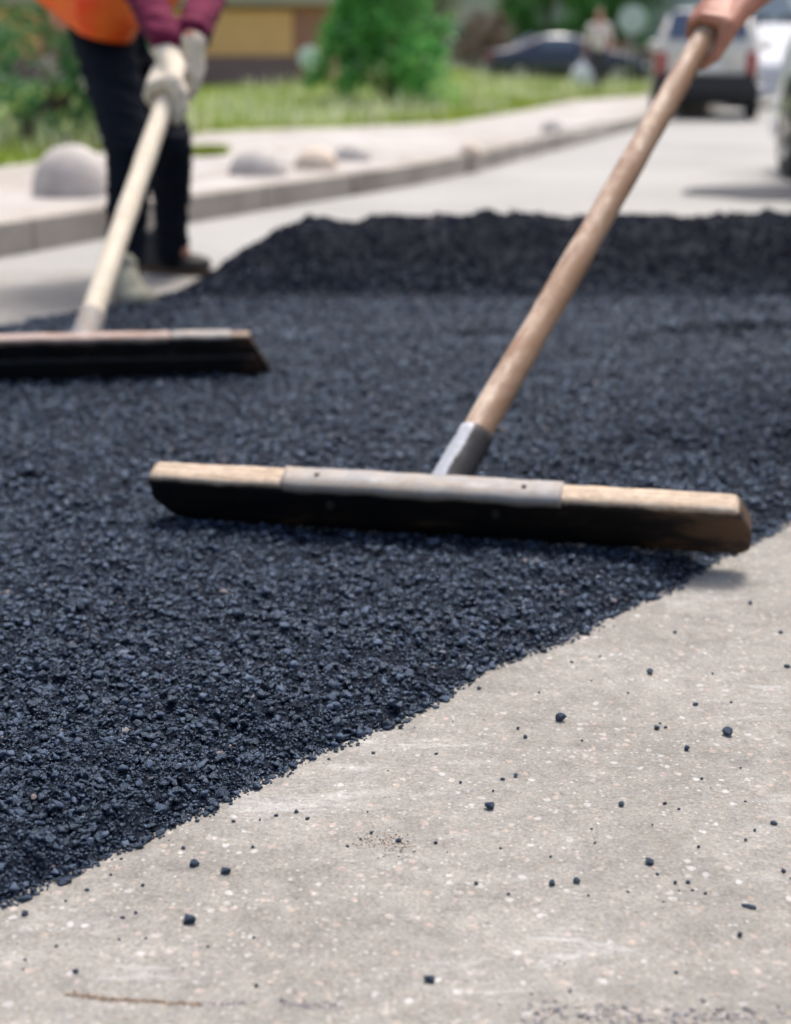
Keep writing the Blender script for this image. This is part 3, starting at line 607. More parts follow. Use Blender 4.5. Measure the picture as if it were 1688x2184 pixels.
    m = ns + 1; Fc = [(i * m + k, i * m + k + 1, (i + 1) * m + k + 1, (i + 1) * m + k) for i in range(11) for k in range(ns)]
    o = frame_obj('socket', V, Fc, mats['socket'], root, base, sx, sy, ax, True); md = o.modifiers.new('solid', 'SOLIDIFY'); md.thickness = .002; md.offset = 1
    for a_ in (2.4, 3.9):
        b = MB(); q_ = A(math.cos(a_), math.sin(a_), 0) * (r0 + .003); b.ell(q_ + A(0, 0, sock_len * .8), (.0045, .0045, .0045), 10, 6); frame_obj('rivet', b.v, b.f, m_bolt, o, A(0, 0, 0), A(1, 0, 0), A(0, 1, 0), A(0, 0, 1), True).matrix_local = Matrix()
    return root, base, ax
def outA(L):
    def f(x):
        zb = 0; zt = .090
        if x < .065: zb = .040 * (1 - x / .065) ** 2.2
        if x > L - .028:
            t = (x - (L - .028)) / .028; zt = .090 - .042 * t ** 1.3; zb = .012 * t ** 3
        if x < .006: zt -= .004
        return zb, zt
    return f
def outB(L):
    def f(x):
        zt = .102
        if x > L - .05: zt = .102 - (x - (L - .05)) / .05 * .088
        if x < .05: zt = .102 - (.05 - x) / .05 * .088
        return 0, zt
    return f
HandA = U(1541, 10, 3.065)
Lb, Rb = G(337, 1106, .030), G(1598, 1187, .030)
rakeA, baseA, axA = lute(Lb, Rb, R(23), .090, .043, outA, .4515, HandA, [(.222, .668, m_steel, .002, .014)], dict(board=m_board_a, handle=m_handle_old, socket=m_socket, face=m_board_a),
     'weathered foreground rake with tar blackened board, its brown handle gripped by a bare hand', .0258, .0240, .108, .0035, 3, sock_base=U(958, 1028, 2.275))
Lb2, Rb2 = G(-235, 815, .036), G(577, 797, .036)
HandB = U(386, 118, 4.16)
rakeB, baseB, axB = lute(Lb2, Rb2, R(16), .102, .030, outB, .46, HandB, [(.255, .655, m_steel_rust, .002, .012), (.662, .80, m_steel, .002, .006)], dict(board=m_board_b, handle=m_handle_new, socket=m_steel, face=m_board_b),
     'rake with pale new handle and blurred brown board on the left, gripped by gloved hands', .0285, .0265, .085, .002, 8, double=True, sock_base=U(180, 722, 3.40))

# ---------------------------------------------------------------- people
def cap(mb, a, ra, b, rb, n=18, k=7):
    """tapered capsule"""
    a, b = np.asarray(a, float), np.asarray(b, float); d = unit(b - a); P = []; rr = []
    for i in range(1, 6): t = math.sin((i - 5.5) / 5.5 * math.pi / 2); P.append(a + d * ra * t); rr.append(ra * math.sqrt(1 - t * t))
    for i in range(k + 1): t = i / k; P.append(a * (1 - t) + b * t); rr.append(ra * (1 - t) + rb * t)
    for i in range(1, 6): t = math.sin(i / 5.5 * math.pi / 2); P.append(b + d * rb * t); rr.append(rb * math.sqrt(max(1 - t * t, 1e-4)))
    mb.tube(P, rr, n)
def hand(mb, wrist, c, axis, palm_n, Rg, sc=1., side=1, thick=0., thumb_along=-1, wrap=1.):
    """a right/left fist closed on a bar. c = centre of the grip on the bar's axis, axis = bar direction (index side),
    palm_n = direction from the bar's centre to the palm"""
    a = unit(axis); p = unit(palm_n - a * np.dot(palm_n, a)); t = np.cross(a, p) * side      # fingers start out along t and come round the bar
    fr = [.0087, .0090, .0086, .0076]; ln = [1., 1.06, 1., .86]
    tips = []
    # palm block: from the wrist to the knuckle row
    kn = []
    for i in range(4):
        off = (1.5 - i) * .0205 * sc; rf = (fr[i] + thick) * sc; Rr = Rg + rf
        def at(ang, r=Rr): return c + a * off + (math.cos(ang) * p + math.sin(ang) * t) * r
        k0 = at(.62, Rr + .004); kn.append(k0)
        seq = [k0, at(1.35 * wrap, Rr + .003), at(2.25 * wrap * ln[i] ** .3), at(3.05 * wrap * ln[i] ** .3), at(3.55 * wrap * ln[i] ** .4)]
        rad = [rf * 1.12, rf * 1.06, rf * .98, rf * .90, rf * .80]
        for j in range(4): cap(mb, seq[j], rad[j], seq[j + 1], rad[j + 1], 12, 3)
        tips.append((seq[4], unit(seq[4] - seq[3]), rad[4], (math.cos(3.5) * p + math.sin(3.5) * t)))
        pr = c + a * off * .8 + p * (Rg + .016 * sc) - t * .028 * sc
        cap(mb, k0, rf * 1.2, pr, .0165 * sc + thick, 12, 4)
        cap(mb, pr, .0165 * sc + thick, wrist, .0255 * sc + thick, 12, 4)
    # thumb: from the heel of the palm at the index side, lying along/around the bar the other way
    b0 = c + a * .030 * sc * 1 + p * (Rg + .014 * sc) - t * .030 * sc; rt = (.0118 + thick) * sc
    b1 = c + a * .047 * sc + (math.cos(-1.15) * p + math.sin(-1.15) * t) * (Rg + rt + .004)
    b2 = c + a * .066 * sc + (math.cos(-1.75) * p + math.sin(-1.75) * t) * (Rg + rt + .001)
    b3 = c + a * .082 * sc + (math.cos(-2.35) * p + math.sin(-2.35) * t) * (Rg + rt * .9)
    cap(mb, wrist * .4 + b0 * .6, .020 * sc + thick, b0, .0185 * sc + thick, 12, 3); cap(mb, b0, .0185 * sc + thick, b1, rt * 1.22, 12, 4); cap(mb, b1, rt * 1.15, b2, rt, 12, 3); cap(mb, b2, rt, b3, rt * .82, 12, 3)
    return tips, (b3, unit(b3 - b2), rt * .82)
def head(mb, c, f, up):
    """skull, jaw, nose, ears; f = facing, up = crown"""
    f = unit(f); up = unit(up - f * np.dot(up, f)); r = np.cross(f, up); B = np.stack([r, f, up], 1)
    w = lambda x, y, z: c + B @ A(x, y, z)
    mb.ell(w(0, -.012, .03), (.076, .096, .088), 24, 16, B); mb.ell(w(0, .022, -.03), (.062, .070, .078), 20, 14, B); mb.ell(w(0, .048, -.085), (.032, .030, .024), 14, 10, B)
    mb.ell(w(0, .088, -.012), (.012, .020, .026), 12, 10, B); mb.ell(w(0, .100, -.030), (.016, .014, .011), 12, 8, B)
    for s_ in (-1, 1): mb.ell(w(s_ * .077, -.012, -.012), (.010, .020, .032), 10, 10, B); mb.ell(w(s_ * .036, .062, -.03), (.022, .018, .020), 12, 8, B)
    mb.ell(w(0, .082, .022), (.052, .014, .010), 12, 8, B)
    return w, B
def face(w, B, root, hair=None, hairmat=m_hair, long=False):
    for s_ in (-1, 1):
        e = MB(); e.ell(w(s_ * .031, .078, .003), (.012, .010, .0075), 12, 8, B); eo = e.build('eye', m_eye, root, smooth=True)
        e = MB(); e.ell(w(s_ * .031, .0865, .003), (.0055, .0025, .0055), 10, 6, B); e.build('iris', m_iris, eo, smooth=True)
        e = MB(); e.ell(w(s_ * .032, .090, .022), (.018, .004, .0035), 10, 6, B); e.build('eyebrow', hairmat, root, smooth=True)
    e = MB(); e.ell(w(0, .088, -.057), (.024, .008, .0045), 14, 6, B); e.ell(w(0, .088, -.064), (.019, .008, .005), 14, 6, B); e.build('mouth', m_lip, root, smooth=True)
    h = MB(); h.ell(w(0, -.024, .045), (.084, .098, .088), 26, 18, B); h.ell(w(0, -.055, .0), (.080, .066, .085), 20, 14, B)
    if long: h.ell(w(0, -.075, -.08), (.075, .045, .13), 20, 14, B)
    organic('hair', h, .007, hairmat, root, 2, .006, 60, 5)
def shoe(name, toe, heel, mat, root, w=.052, hgt=.075, lab=None):
    """toe, heel: ground points"""
    d = unit(toe - heel); L = np.linalg.norm(toe - heel); s_ = A(-d[1], d[0], 0); mb = MB(); z = A(0, 0, 1)
    B = np.stack([s_, d, z], 1)
    mb.ell(heel + d * .055 + z * .052, (w * .80, .062, .050), 16, 12, B); mb.ell(heel + d * (L * .45) + z * .048, (w * .88, .10, .045), 16, 12, B); mb.ell(heel + d * (L - .072) + z * .042, (w, .078, .036), 16, 12, B)
    cap(mb, heel + d * .07 + z * .06, .043, heel + d * .06 + z * .125, .042)
    cap(mb, heel + d * .07 + z * .09, .043, heel + d * (L * .62) + z * .055, .034)
    o = organic(name, mb, .007, mat, root, 5, .003, 40, 3)
    so_ = MB(); n = 26; V = []
    for zz in (.001, .022):
        for k in range(n):
            a = 2 * math.pi * k / n; y = L / 2 + (L / 2 + .004) * math.cos(a); wd = w * (.80 + .24 * math.exp(-((y - L * .72) / (L * .22)) ** 2) - .08 * math.exp(-((y - L * .4) / (L * .15)) ** 2)); V.append(heel + d * y + s_ * wd * np.sign(math.sin(a)) * abs(math.sin(a)) ** .6 + z * zz)
    so_.add(V, [tuple(range(n - 1, -1, -1)), tuple(range(n, 2 * n))] + [(k, (k + 1) % n, n + (k + 1) % n, n + k) for k in range(n)]); so_.build('sole', m_sole, o)
    for t_ in (.50, .60, .70):
        l = MB(); p_ = heel + d * (L * t_) + z * (.108 - .055 * (t_ - .42) / .28 + .004); l.tube([p_ - s_ * .03 - z * .008, p_ + z * .004, p_ + s_ * .03 - z * .008], .003, 6); l.build('shoelace', m_glove, o, smooth=True)
    if lab: o['label'] = lab
    return o
def person_body(root, J, skin, clothes, hairmat=m_hair, voxel=.009, facing=A(0, -1, 0), longhair=False, extra=None):
    """J: joints dict. Body is one continuous skin under separate clothes"""
    b = MB(); hd = J['head']; w, B = head(b, hd, facing, unit(hd - J['neck']) * .6 + A(0, 0, .4))
    cap(b, J['neck'], .056, hd - unit(hd - J['neck']) * .04, .052); ch, pe = J['chest'], J['pelvis']; sv = unit(J['sr'] - J['sl'])
    for s_, k in ((-1, 'l'), (1, 'r')):
        cap(b, J['neck'], .05, J['s' + k], .052); cap(b, ch + sv * .06 * s_, .075, pe + sv * .05 * s_, .075)
        cap(b, J['s' + k], .052, J['e' + k], .038); cap(b, J['e' + k], .038, J['w' + k], .026)
        cap(b, J['h' + k], .082, J['k' + k], .054); cap(b, J['k' + k], .054, J['a' + k], .036); cap(b, J['a' + k], .036, J['a' + k] + unit(J['t' + k] - J['a' + k]) * .05, .030)
    cap(b, ch, .10, J['neck'] - (J['neck'] - ch) * .2, .07); cap(b, ch, .09, pe, .085)
    if extra: extra(b)
    organic('body', b, voxel, skin, root, 2 if voxel < .005 else 4)
    face(w, B, root, hairmat=hairmat, long=longhair); return w, B
# --- worker on the left: bent forward, gloves on the pale handle
root = empty('person', G(330, 640), 'bending worker in dark trousers, maroon sleeves and orange vest holding the pale handled rake', 'person')
P0 = U(178, 22, 5.05); lat = unit(A(.80, .60, 0))
hl, hr = P0 + A(.07, -.08, -.02), P0 + A(.15, .16, -.03)
f1, f2 = G(272, 628), G(380, 585)
J = dict(pelvis=P0, hl=hl, hr=hr, kl=U(278, 330, 4.75), kr=U(365, 320, 5.1), al=f1 + A(0, 0, .10), ar=f2 + A(-.02, 0, .10), tl=f1 + A(.08, -.16, .03), tr=f2 + A(.18, -.06, .03))
J['chest'] = P0 + A(.05, -.40, .30); J['neck'] = P0 + A(.10, -.62, .42); J['head'] = P0 + A(.17, -.80, .46)
J['sl'] = J['neck'] + A(-.15, -.02, -.06); J['sr'] = J['neck'] + A(.22, .10, -.05)
def on_axis(base, ax, y):
    """point of the handle that shows at picture height y"""
    best = None
    for t in np.linspace(0, 1.7, 900):
        p = base + ax * t; v = p - A(0, 0, H); zc = v[1] * cs - v[2] * sn; u = v[1] * sn + v[2] * cs; yy = 1092 - F * u / zc
        if best is None or abs(yy - y) < best[0]: best = (abs(yy - y), p)
    return best[1]
g1 = on_axis(baseB, axB, 192); g2 = on_axis(baseB, axB, 150)
gs = unit(np.cross(axB, A(0, 0, 1)))         # right-hand side of the handle
gs = gs if gs[0] > 0 else -gs
gup = unit(A(0, 0, 1) - axB * axB[2])
w1 = g1 + gup * .060 - gs * .010 + axB * .085; w2 = g2 + gup * .070 + gs * .055 + axB * .03
J['wl'], J['wr'] = w1 + axB * .02 + gup * .02, w2 + gup * .015
J['el'] = U(268, -95, 4.35); J['er'] = U(470, -70, 4.55)
J['sl'] = U(215, -430, 4.6); J['sr'] = U(470, -400, 4.75); J['neck'] = (J['sl'] + J['sr']) / 2 + A(0, -.03, .05); J['chest'] = J['neck'] * .55 + P0 * .45 + A(0, 0, -.04); J['head'] = J['neck'] + A(.06, -.17, .14)
person_body(root, J, m_skin, None, facing=unit(A(.25, -.75, -.6)))
b = MB()
for k in 'lr':
    cap(b, J['h' + k], .118, J['k' + k], .078); cap(b, J['k' + k], .078, J['a' + k] + A(0, 0, -.01), .062)
cap(b, J['hl'], .118, J['hr'], .118); cap(b, P0 + A(0, -.02, .10), .125, (J['hl'] + J['hr']) / 2, .12)
cap(b, P0 + A(0, -.02, .08), .118, J['chest'] * .45 + P0 * .55, .105)
organic('trousers', b, .009, m_trouser, root, 4, .020, 16, 4)
b = MB(); sv = unit(J['sr'] - J['sl'])
cap(b, J['sl'], .078, J['el'], .062); cap(b, J['el'], .062, J['wl'] + (J['el'] - J['wl']) * .04, .050); cap(b, J['sr'], .078, J['er'], .060); cap(b, J['er'], .060, J['wr'] + (J['er'] - J['wr']) * .07, .050)
cap(b, J['neck'], .07, J['sl'], .075); cap(b, J['neck'], .07, J['sr'], .075); cap(b, J['chest'], .125, J['neck'] * .85 + J['chest'] * .15, .09)
cap(b, J['chest'], .125, J['chest'] * .4 + P0 * .6 + A(.01, -.03, .05), .115)
for s_ in (-1, 1): cap(b, J['chest'] + sv * .05 * s_, .10, J['chest'] * .4 + P0 * .6 + sv * .04 * s_ + A(0, 0, .05), .10)
organic('pullover', b, .009, m_sleeve, root, 4, .012, 18, 6)
b = MB()
va, vb = U(228, 30, 4.80), U(150, -35, 5.04)
for q0, q1, ra_, rb_ in ((J['chest'] - sv * .08, vb, .13, .135), (J['chest'] + sv * .08, va, .13, .118), (vb, va, .135, .118), (va, U(350, -40, 4.9), .10, .085), (J['chest'] - sv * .06, J['neck'] * .8 + J['chest'] * .2 - sv * .08, .13, .09), (J['chest'] + sv * .06, J['neck'] * .8 + J['chest'] * .2 + sv * .08, .13, .09)): cap(b, q0, ra_, q1, rb_)
vst = organic('safety_vest', b, .010, m_vest, root, 4, .012, 14, 7)
import bmesh
hp = [U(92, -4, 5.05), U(252, 98, 4.75)]; hp.append((hp[0] + hp[1]) / 2 + A(.35, .5, .03)); hn = unit(np.cross(hp[1] - hp[0], hp[2] - hp[0])); hn = hn if hn[2] < 0 else -hn
bm = bmesh.new(); bm.from_mesh(vst.data); off_ = np.array(root.location)
bmesh.ops.bisect_plane(bm, geom=bm.verts[:] + bm.edges[:] + bm.faces[:], plane_co=Vector(hp[0] - off_), plane_no=Vector(hn), clear_outer=True)
bm.to_mesh(vst.data); bm.free(); md = vst.modifiers.new('solid', 'SOLIDIFY'); md.thickness = .006
for lab_, (w_, g_, pn, sd_, rt_) in dict(a=(w1, g1, gup - gs * .1, 1, 1), b=(w2, g2, gup * .6 + gs, 1, 1)).items():
    b = MB(); hand(b, w_, g_, -axB, pn, .028, 1.2, sd_, .006); cap(b, w_, .036, w_ + unit(J['el' if lab_ == 'a' else 'er'] - w_) * .035, .042)
    go = organic('glove', b, .0042, m_glove, root, 3, .003, 60, 8)
    c_ = MB(); dcf = unit(w_ - g_); e_ = g_ + axB * (-.048 if lab_ == 'a' else -.04); 
    pts = [e_ + (math.cos(t) * gup + math.sin(t) * gs) * .037 for t in np.linspace(-.6, 2.6, 12)]; c_.tube(pts, .0055, 8); c_.build('green_trim', m_gcuff, go, smooth=True)
    pts = [w_ + unit(J['el' if lab_ == 'a' else 'er'] - w_) * .05 + (math.cos(t) * gup + math.sin(t) * gs) * .044 for t in np.linspace(0, 5.9, 18)]; c_ = MB(); c_.tube(pts, .006, 8); c_.build('green_cuff', m_gcuff, go, smooth=True)
d1 = unit(A(.45, -1, 0)); d2 = unit(A(1, -.45, 0))
shoe('shoe', G(312, 672), G(312, 672) - d1 * .30, m_shoe_l, root, .056, lab='dusty pale olive shoe')
shoe('shoe', G(448, 588), G(448, 588) - d2 * .29, m_shoe_d, root, .056, lab='dark shoe with brown sole')
# --- worker on the right: only the bare hand and forearm reach into the picture
root = empty('person', (1.30, 3.45, 0), 'bare right hand of a worker closed round the upper end of the foreground rake handle', 'person')
gc = on_axis(baseA, axA, 52)
rgt = A(1, 0, 0); rgt = unit(rgt - axA * np.dot(rgt, axA)); oup = np.cross(rgt, axA); oup = oup if oup[1] < 0 or oup[2] > 0 else -oup     # oup: away from the bar, towards camera/up
wr = gc + axA * .062 + rgt * .062 + oup * .045
PR_ = A(1.34, 3.42, .90)
J = dict(pelvis=PR_, hl=PR_ + A(-.02, .10, -.02), hr=PR_ + A(0, -.10, -.02), kl=A(1.22, 3.62, .48), kr=A(1.20, 3.22, .48), al=A(1.30, 3.66, .1), ar=A(1.34, 3.2, .1), tl=A(1.12, 3.68, .03), tr=A(1.15, 3.16, .03))
J['neck'] = A(1.12, 3.36, 1.38); J['chest'] = A(1.22, 3.39, 1.18); J['sr'] = A(1.10, 3.20, 1.33); J['sl'] = A(1.12, 3.55, 1.33); J['head'] = A(1.02, 3.34, 1.54)
J['wr'] = wr + unit(A(.8, .02, .5)) * .03; J['er'] = A(.985, 3.20, 1.07); J['el'] = A(1.0, 3.72, 1.10); J['wl'] = A(.88, 3.52, 1.03)
tips = []
def add_hand(b):
    tips.extend([hand(b, wr, gc, -axA, rgt * .30 + oup, .0255, 1.16, 1)]); 
    cap(b, wr, .0285, J['wr'] * .5 + J['er'] * .5, .041); 
    hand(b, J['wl'], J['wl'] + A(-.05, -.04, -.03), unit(A(0, 1, 0)), A(.2, 0, 1), .02, 1., 1)
person_body(root, J, m_skin, None, facing=unit(A(-.7, -.35, -.6)), voxel=.0034, extra=add_hand)
b = MB()
for k in 'lr': cap(b, J['h' + k], .112, J['k' + k], .080); cap(b, J['k' + k], .080, J['a' + k], .062)
cap(b, J['hl'], .11, J['hr'], .11); organic('trousers', b, .011, m_trouser, root, 4, .012, 16, 4)
b = MB(); cap(b, J['chest'], .155, J['pelvis'], .15); cap(b, J['neck'], .075, J['chest'], .14)
for k in 'lr': cap(b, J['neck'], .065, J['s' + k], .075); cap(b, J['s' + k], .075, J['e' + k] * .8 + J['s' + k] * .2, .06); cap(b, J['chest'], .12, J['s' + k], .08)
organic('safety_vest', b, .011, m_vest, root, 4, .010, 16, 4)
shoe('shoe', A(1.10, 3.16, .001), A(1.39, 3.22, .001), m_shoe_d, root); shoe('shoe', A(1.08, 3.68, .001), A(1.37, 3.68, .001), m_shoe_d, root)
# nails on the visible fingers
for i, (p, d, r, outw) in enumerate(tips[0][0]):
    n_ = MB(); x_ = unit(np.cross(d, outw)); n_.ell(p + outw * r * .82, (r * .62, r * .8, .0018), 10, 6, np.stack([x_, d, unit(outw)], 1)); n_.build('fingernail', m_nail, root, smooth=True)
# --- woman walking far off with a white bag
wx = U(1272, 212, 30.); wx[2] = .13
root = empty('person', wx, 'blurred woman in pale pink top and dark trousers standing by the dark car', 'person')
m_pink = simple('pale_pink_top', (.95, .78, .76), .85, .12, 10); m_grey = simple('charcoal_trousers', (.06, .055, .075), .85, .2, 10)
o_ = wx
J = dict(pelvis=o_ + A(0, 0, .90), hl=o_ + A(-.08, 0, .88), hr=o_ + A(.08, 0, .88), kl=o_ + A(-.08, -.06, .48), kr=o_ + A(.07, .05, .48), al=o_ + A(-.09, -.06, .09), ar=o_ + A(.08, .14, .09), tl=o_ + A(-.09, -.25, .03), tr=o_ + A(.08, -.05, .03),
         chest=o_ + A(0, 0, 1.18), neck=o_ + A(0, 0, 1.40), head=o_ + A(0, -.02, 1.56), sl=o_ + A(-.17, 0, 1.35), sr=o_ + A(.17, 0, 1.35), el=o_ + A(-.24, .02, 1.08), er=o_ + A(.27, .04, 1.10), wl=o_ + A(-.27, -.05, .84), wr=o_ + A(.20, -.16, .98))
def wh(b):
    for s_, k in ((1, 'l'), (-1, 'r')):
        hand(b, J['w' + k], J['w' + k] + A(0, -.02, -.07), A(0, -1, 0), A(0, 0, 1), .012, .95, s_)
person_body(root, J, m_skin, None, m_hair_l, .008, A(-.2, -1, 0), True, wh)
b = MB()
for k in 'lr': cap(b, J['h' + k], .095, J['k' + k], .066); cap(b, J['k' + k], .066, J['a' + k], .052)
cap(b, J['hl'], .10, J['hr'], .10); organic('trousers', b, .010, m_grey, root, 4, .008, 14, 2)
b = MB(); cap(b, J['chest'], .13, J['pelvis'] + A(0, 0, .05), .125); cap(b, J['neck'] - A(0, 0, .04), .065, J['chest'], .13)
for k in 'lr': cap(b, J['neck'], .05, J['s' + k], .068); cap(b, J['s' + k], .068, J['e' + k], .052)
organic('blouse', b, .010, m_pink, root, 4, .008, 14, 3)
shoe('shoe', J['tl'] * A(1, 1, 0) + A(0, 0, .131), J['tl'] * A(1, 1, 0) + A(0, .24, .131), m_shoe_d, root, .045); shoe('shoe', J['tr'] * A(1, 1, 0) + A(0, 0, .131), J['tr'] * A(1, 1, 0) + A(0, .24, .131), m_shoe_d, root, .045)
hb = J['wl'] + A(-.06, -.02, -.09); m_bag = simple('white_plastic_bag', (.80, .80, .84), .45, .08, 9)
root = empty('shopping_bag', hb + A(0, 0, -.6), 'white plastic shopping bag hanging from the hand of the woman in pink', 'bag')
b = MB(); b.ell(hb + A(0, 0, -.40), (.24, .13, .24), 20, 14); cap(b, hb + A(0, 0, -.25), .12, hb + A(0, 0, -.12), .05); organic('bag_body', b, .012, m_bag, root, 3, .03, 8, 3)
for s_ in (-1, 1): b = MB(); b.tube([hb + A(.05 * s_, 0, -.16), hb + A(.045 * s_, 0, -.05), hb + A(.02 * s_, 0, .005), hb + A(0, 0, .012)], .008, 8); b.build('bag_handle', m_bag, root, smooth=True)

# ---------------------------------------------------------------- concrete domes on the pavement
def dome(x, y, wpx, mat, label, squash=.62, i=0):
    p = G(x, y, .13); zc = p[1] * cs + (H - .13) * sn; r = wpx / 2 / F * zc; n, m = 40, 16; V = []
    for j in range(m):
        t = j / (m - 1) * math.pi / 2
        for k in range(n):
            a = 2 * math.pi * k / n; rr = r * math.cos(t) ** .86; V.append((p[0] + rr * math.cos(a), p[1] + r + rr * math.sin(a), .12 + r * 2 * squash * math.sin(t)))
    V = np.array(V); V += (fbm3(V * 9, i)[:, None] - .5) * .018
    Fc = [(j * n + k, j * n + (k + 1) % n, (j + 1) * n + (k + 1) % n, (j + 1) * n + k) for j in range(m - 1) for k in range(n)] + [tuple(range((m - 1) * n, m * n))]
    root = empty('concrete_dome', (p[0], p[1] + r, .12), label, 'bollard', 'concrete domes along the pavement')
    obj('dome', V, Fc, mat, root, smooth=True)
    b = MB(); b.tube([(p[0], p[1] + r, .10), (p[0], p[1] + r, .155)], r * .96, 40); b.build('base', m_kerb, root, bevel=.01)
dome(136, 420, 172, m_dome, 'large grey concrete dome left of the bending worker', .62, 1)
dome(545, 374, 128, m_dome, 'grey concrete dome just right of the worker trousers', .46, 2); dome(672, 360, 96, m_domel, 'sandy yellowish concrete dome between two grey ones', .46, 3)
dome(752, 342, 84, m_dome, 'darker small concrete dome below the green shrub', .45, 4); dome(1006, 329, 52, m_domel, 'small pale concrete dome beyond the row by the kerb', .5, 5); dome(1183, 283, 54, m_dome, 'farthest pale concrete dome near the parked suv', .55, 6)

# ---------------------------------------------------------------- plants
def foliage(clumps, n_leaf, size, seed, spread=.5):
    """leaf-sized faces in clumps; clumps = [(centre, radius)]"""
    r = np.random.default_rng(seed); VV = []
    for c, rad in clumps:
        n = int(n_leaf * (rad / .3) ** 2) + 20; d = r.normal(size=(n, 3)); d /= np.linalg.norm(d, axis=1)[:, None]
        p = c + d * (rad * (r.random(n) ** .45) * (1 + .25 * r.normal(size=n)))[:, None]
        R_ = rotm(n, r); s = size * r.uniform(.6, 1.4, n)
        q = A(*[[-.45, 0, 0], [0, -.9, .12], [.45, 0, 0], [0, .9, .12]]) if False else np.array([[-.4, 0, 0], [0, -.9, .15], [.4, 0, 0], [0, .9, .15]])
        VV.append((np.einsum('nij,vj->nvi', R_, q) * s[:, None, None] + p[:, None, :]).reshape(-1, 3))
    V = np.concatenate(VV); return V, np.arange(len(V)).reshape(-1, 4)
m_bark = simple('bark', (.10, .075, .055), .9, .3, 12, .01)
def bush(name, base, shape, nc, seed, mat, label, cat, leaf=.03, dens=90, stems=5, group=None, part='foliage', cr=(.16, .30)):
    """shape(t)->(radius, dx, dy) for t = 0..1 up the height; base, height in shape.h"""
    r = random.Random(seed); h = shape['h']; rad = shape['r']; root = empty(name, base, label, cat, group); cl = []
    for _ in range(nc):
        t = r.random() ** .9; a = r.random() * 6.283; q = rad(t) * (.35 + .65 * r.random() ** .5); c = A(base[0] + shape.get('lean', 0) * t + q * math.cos(a), base[1] + q * math.sin(a), base[2] + t * h)
        cl.append((c, r.uniform(*cr) * shape.get('k', 1) * (.75 + .25 * (1 - t))))
    V, Fc = foliage(cl, dens, leaf, seed); obj(part, V, Fc, mat, root)
    for i in range(stems):
        c = cl[(i * 7) % len(cl)][0]; b = MB(); b0 = A(*base) + A(r.uniform(-.08, .08), r.uniform(-.08, .08), -.02); m_ = b0 * .5 + c * .5 + A(r.uniform(-.1, .1), r.uniform(-.1, .1), .05)
        b.tube([b0, m_, c], [.035 * shape.get('k', 1), .02 * shape.get('k', 1), .008], 7); b.build('trunk' if 'tree' in name else 'stem', m_bark, root, smooth=True)
    return root, cl
m_l1 = leaf_mat('shrub_green', [(.014, .10, .03), (.06, .30, .06), (.16, .50, .11), (.30, .62, .17)])
m_l2 = leaf_mat('lilac_green', [(.02, .11, .03), (.08, .26, .08), (.24, .42, .18)])
m_bl = leaf_mat('pale_blossom', [(.66, .60, .58), (.78, .72, .72), (.70, .54, .56)])
m_l3 = leaf_mat('tree_green', [(.02, .10, .015), (.05, .20, .03), (.09, .30, .05)])
m_l4 = leaf_mat('brown_twigs', [(.10, .065, .05), (.18, .12, .09), (.26, .20, .15)])
p = U(822, 252, 19.5); p[2] = .33
bush('evergreen_shrub', p, dict(h=2.6, r=lambda t: .80 * (1 - t ** 2.2) ** .8 * (.92 + .2 * math.sin(t * 9)) + .10, lean=-.12, k=1.), 170, 3, m_l1, 'dense dark green conical shrub on the grass right of the brown building', 'shrub', .05, 190)
p2 = G(58, 322, .14) + A(-.25, 1.0, .06)
rt, cl = bush('flowering_bush', p2, dict(h=1.75, r=lambda t: .62 + .42 * math.sin(t * 3), k=1.), 90, 4, m_l2, 'large leafy bush with pale blossoms on the grass behind the left worker', 'bush', .05, 150)
V, Fc = foliage([(c + A(.0, -.12, .03), rr * .7) for c, rr in cl if c[2] > .65][:44], 34, .045, 9); obj('blossoms', V, Fc, m_bl, rt)
p = U(1038, 150, 47.); p[2] = .5
bush('brown_bush', p, dict(h=1.75, r=lambda t: 1.15 * math.sin(.7 + t * 2.1), k=1.5), 80, 5, m_l4, 'round greyish brown bush of bare twigs behind the dark car', 'bush', .05, 90)
p = U(1348, 175, 42.); p[2] = .1
bush('brown_hedge', p, dict(h=1.2, r=lambda t: .9, k=1.2), 40, 6, m_l4, 'low brown hedge left of the white suv', 'hedge', .06, 70)
def tree(x, z, h, rad, seed, label, h0=1.2, mat=m_l3, nc=110, k=2.2):
    base = U(x, 140, z); base[2] = -.02; r = random.Random(seed); root = empty('leafy_tree', base, label, 'tree', 'green trees beyond the parked cars'); b = MB()
    b.tube([base, base + A(.1, 0, h * .3), base + A(-.05, .1, h * .6), base + A(0, 0, h * .85)], [.16, .13, .09, .04], 10); lim = []
    for i in range(7):
        a = i * 2.4; q = base + A(0, 0, h * (.25 + .08 * i)); b.tube([q, q + A(math.cos(a), math.sin(a), .5) * rad * .35, q + A(math.cos(a), math.sin(a), .8) * rad * .7], [.06, .04, .015], 7)
    b.build('trunk', m_bark, root, smooth=True); cl = []
    for _ in range(nc):
        t = r.random(); a = r.random() * 6.283; q = rad * math.sin(.45 + t * 2.3) * (.3 + .7 * r.random() ** .5); cl.append((base + A(q * math.cos(a), q * math.sin(a), h0 + t * (h - h0)), r.uniform(.3, .55)))
    V, Fc = foliage(cl, 42, .10, seed); obj('crown', V, Fc, mat, root)
tree(1165, 50, 5.2, 1.7, 21, 'left one of two bright green trees behind the dark sedan', .5)
tree(1290, 56, 5.6, 1.9, 22, 'right one of two bright green trees behind the woman', .4)
tree(905, 36, 4.8, .85, 23, 'slender paler tree rising behind the green shrub', .9, leaf_mat('grey_green', [(.16, .19, .11), (.30, .32, .22), (.45, .44, .35)]), 46)

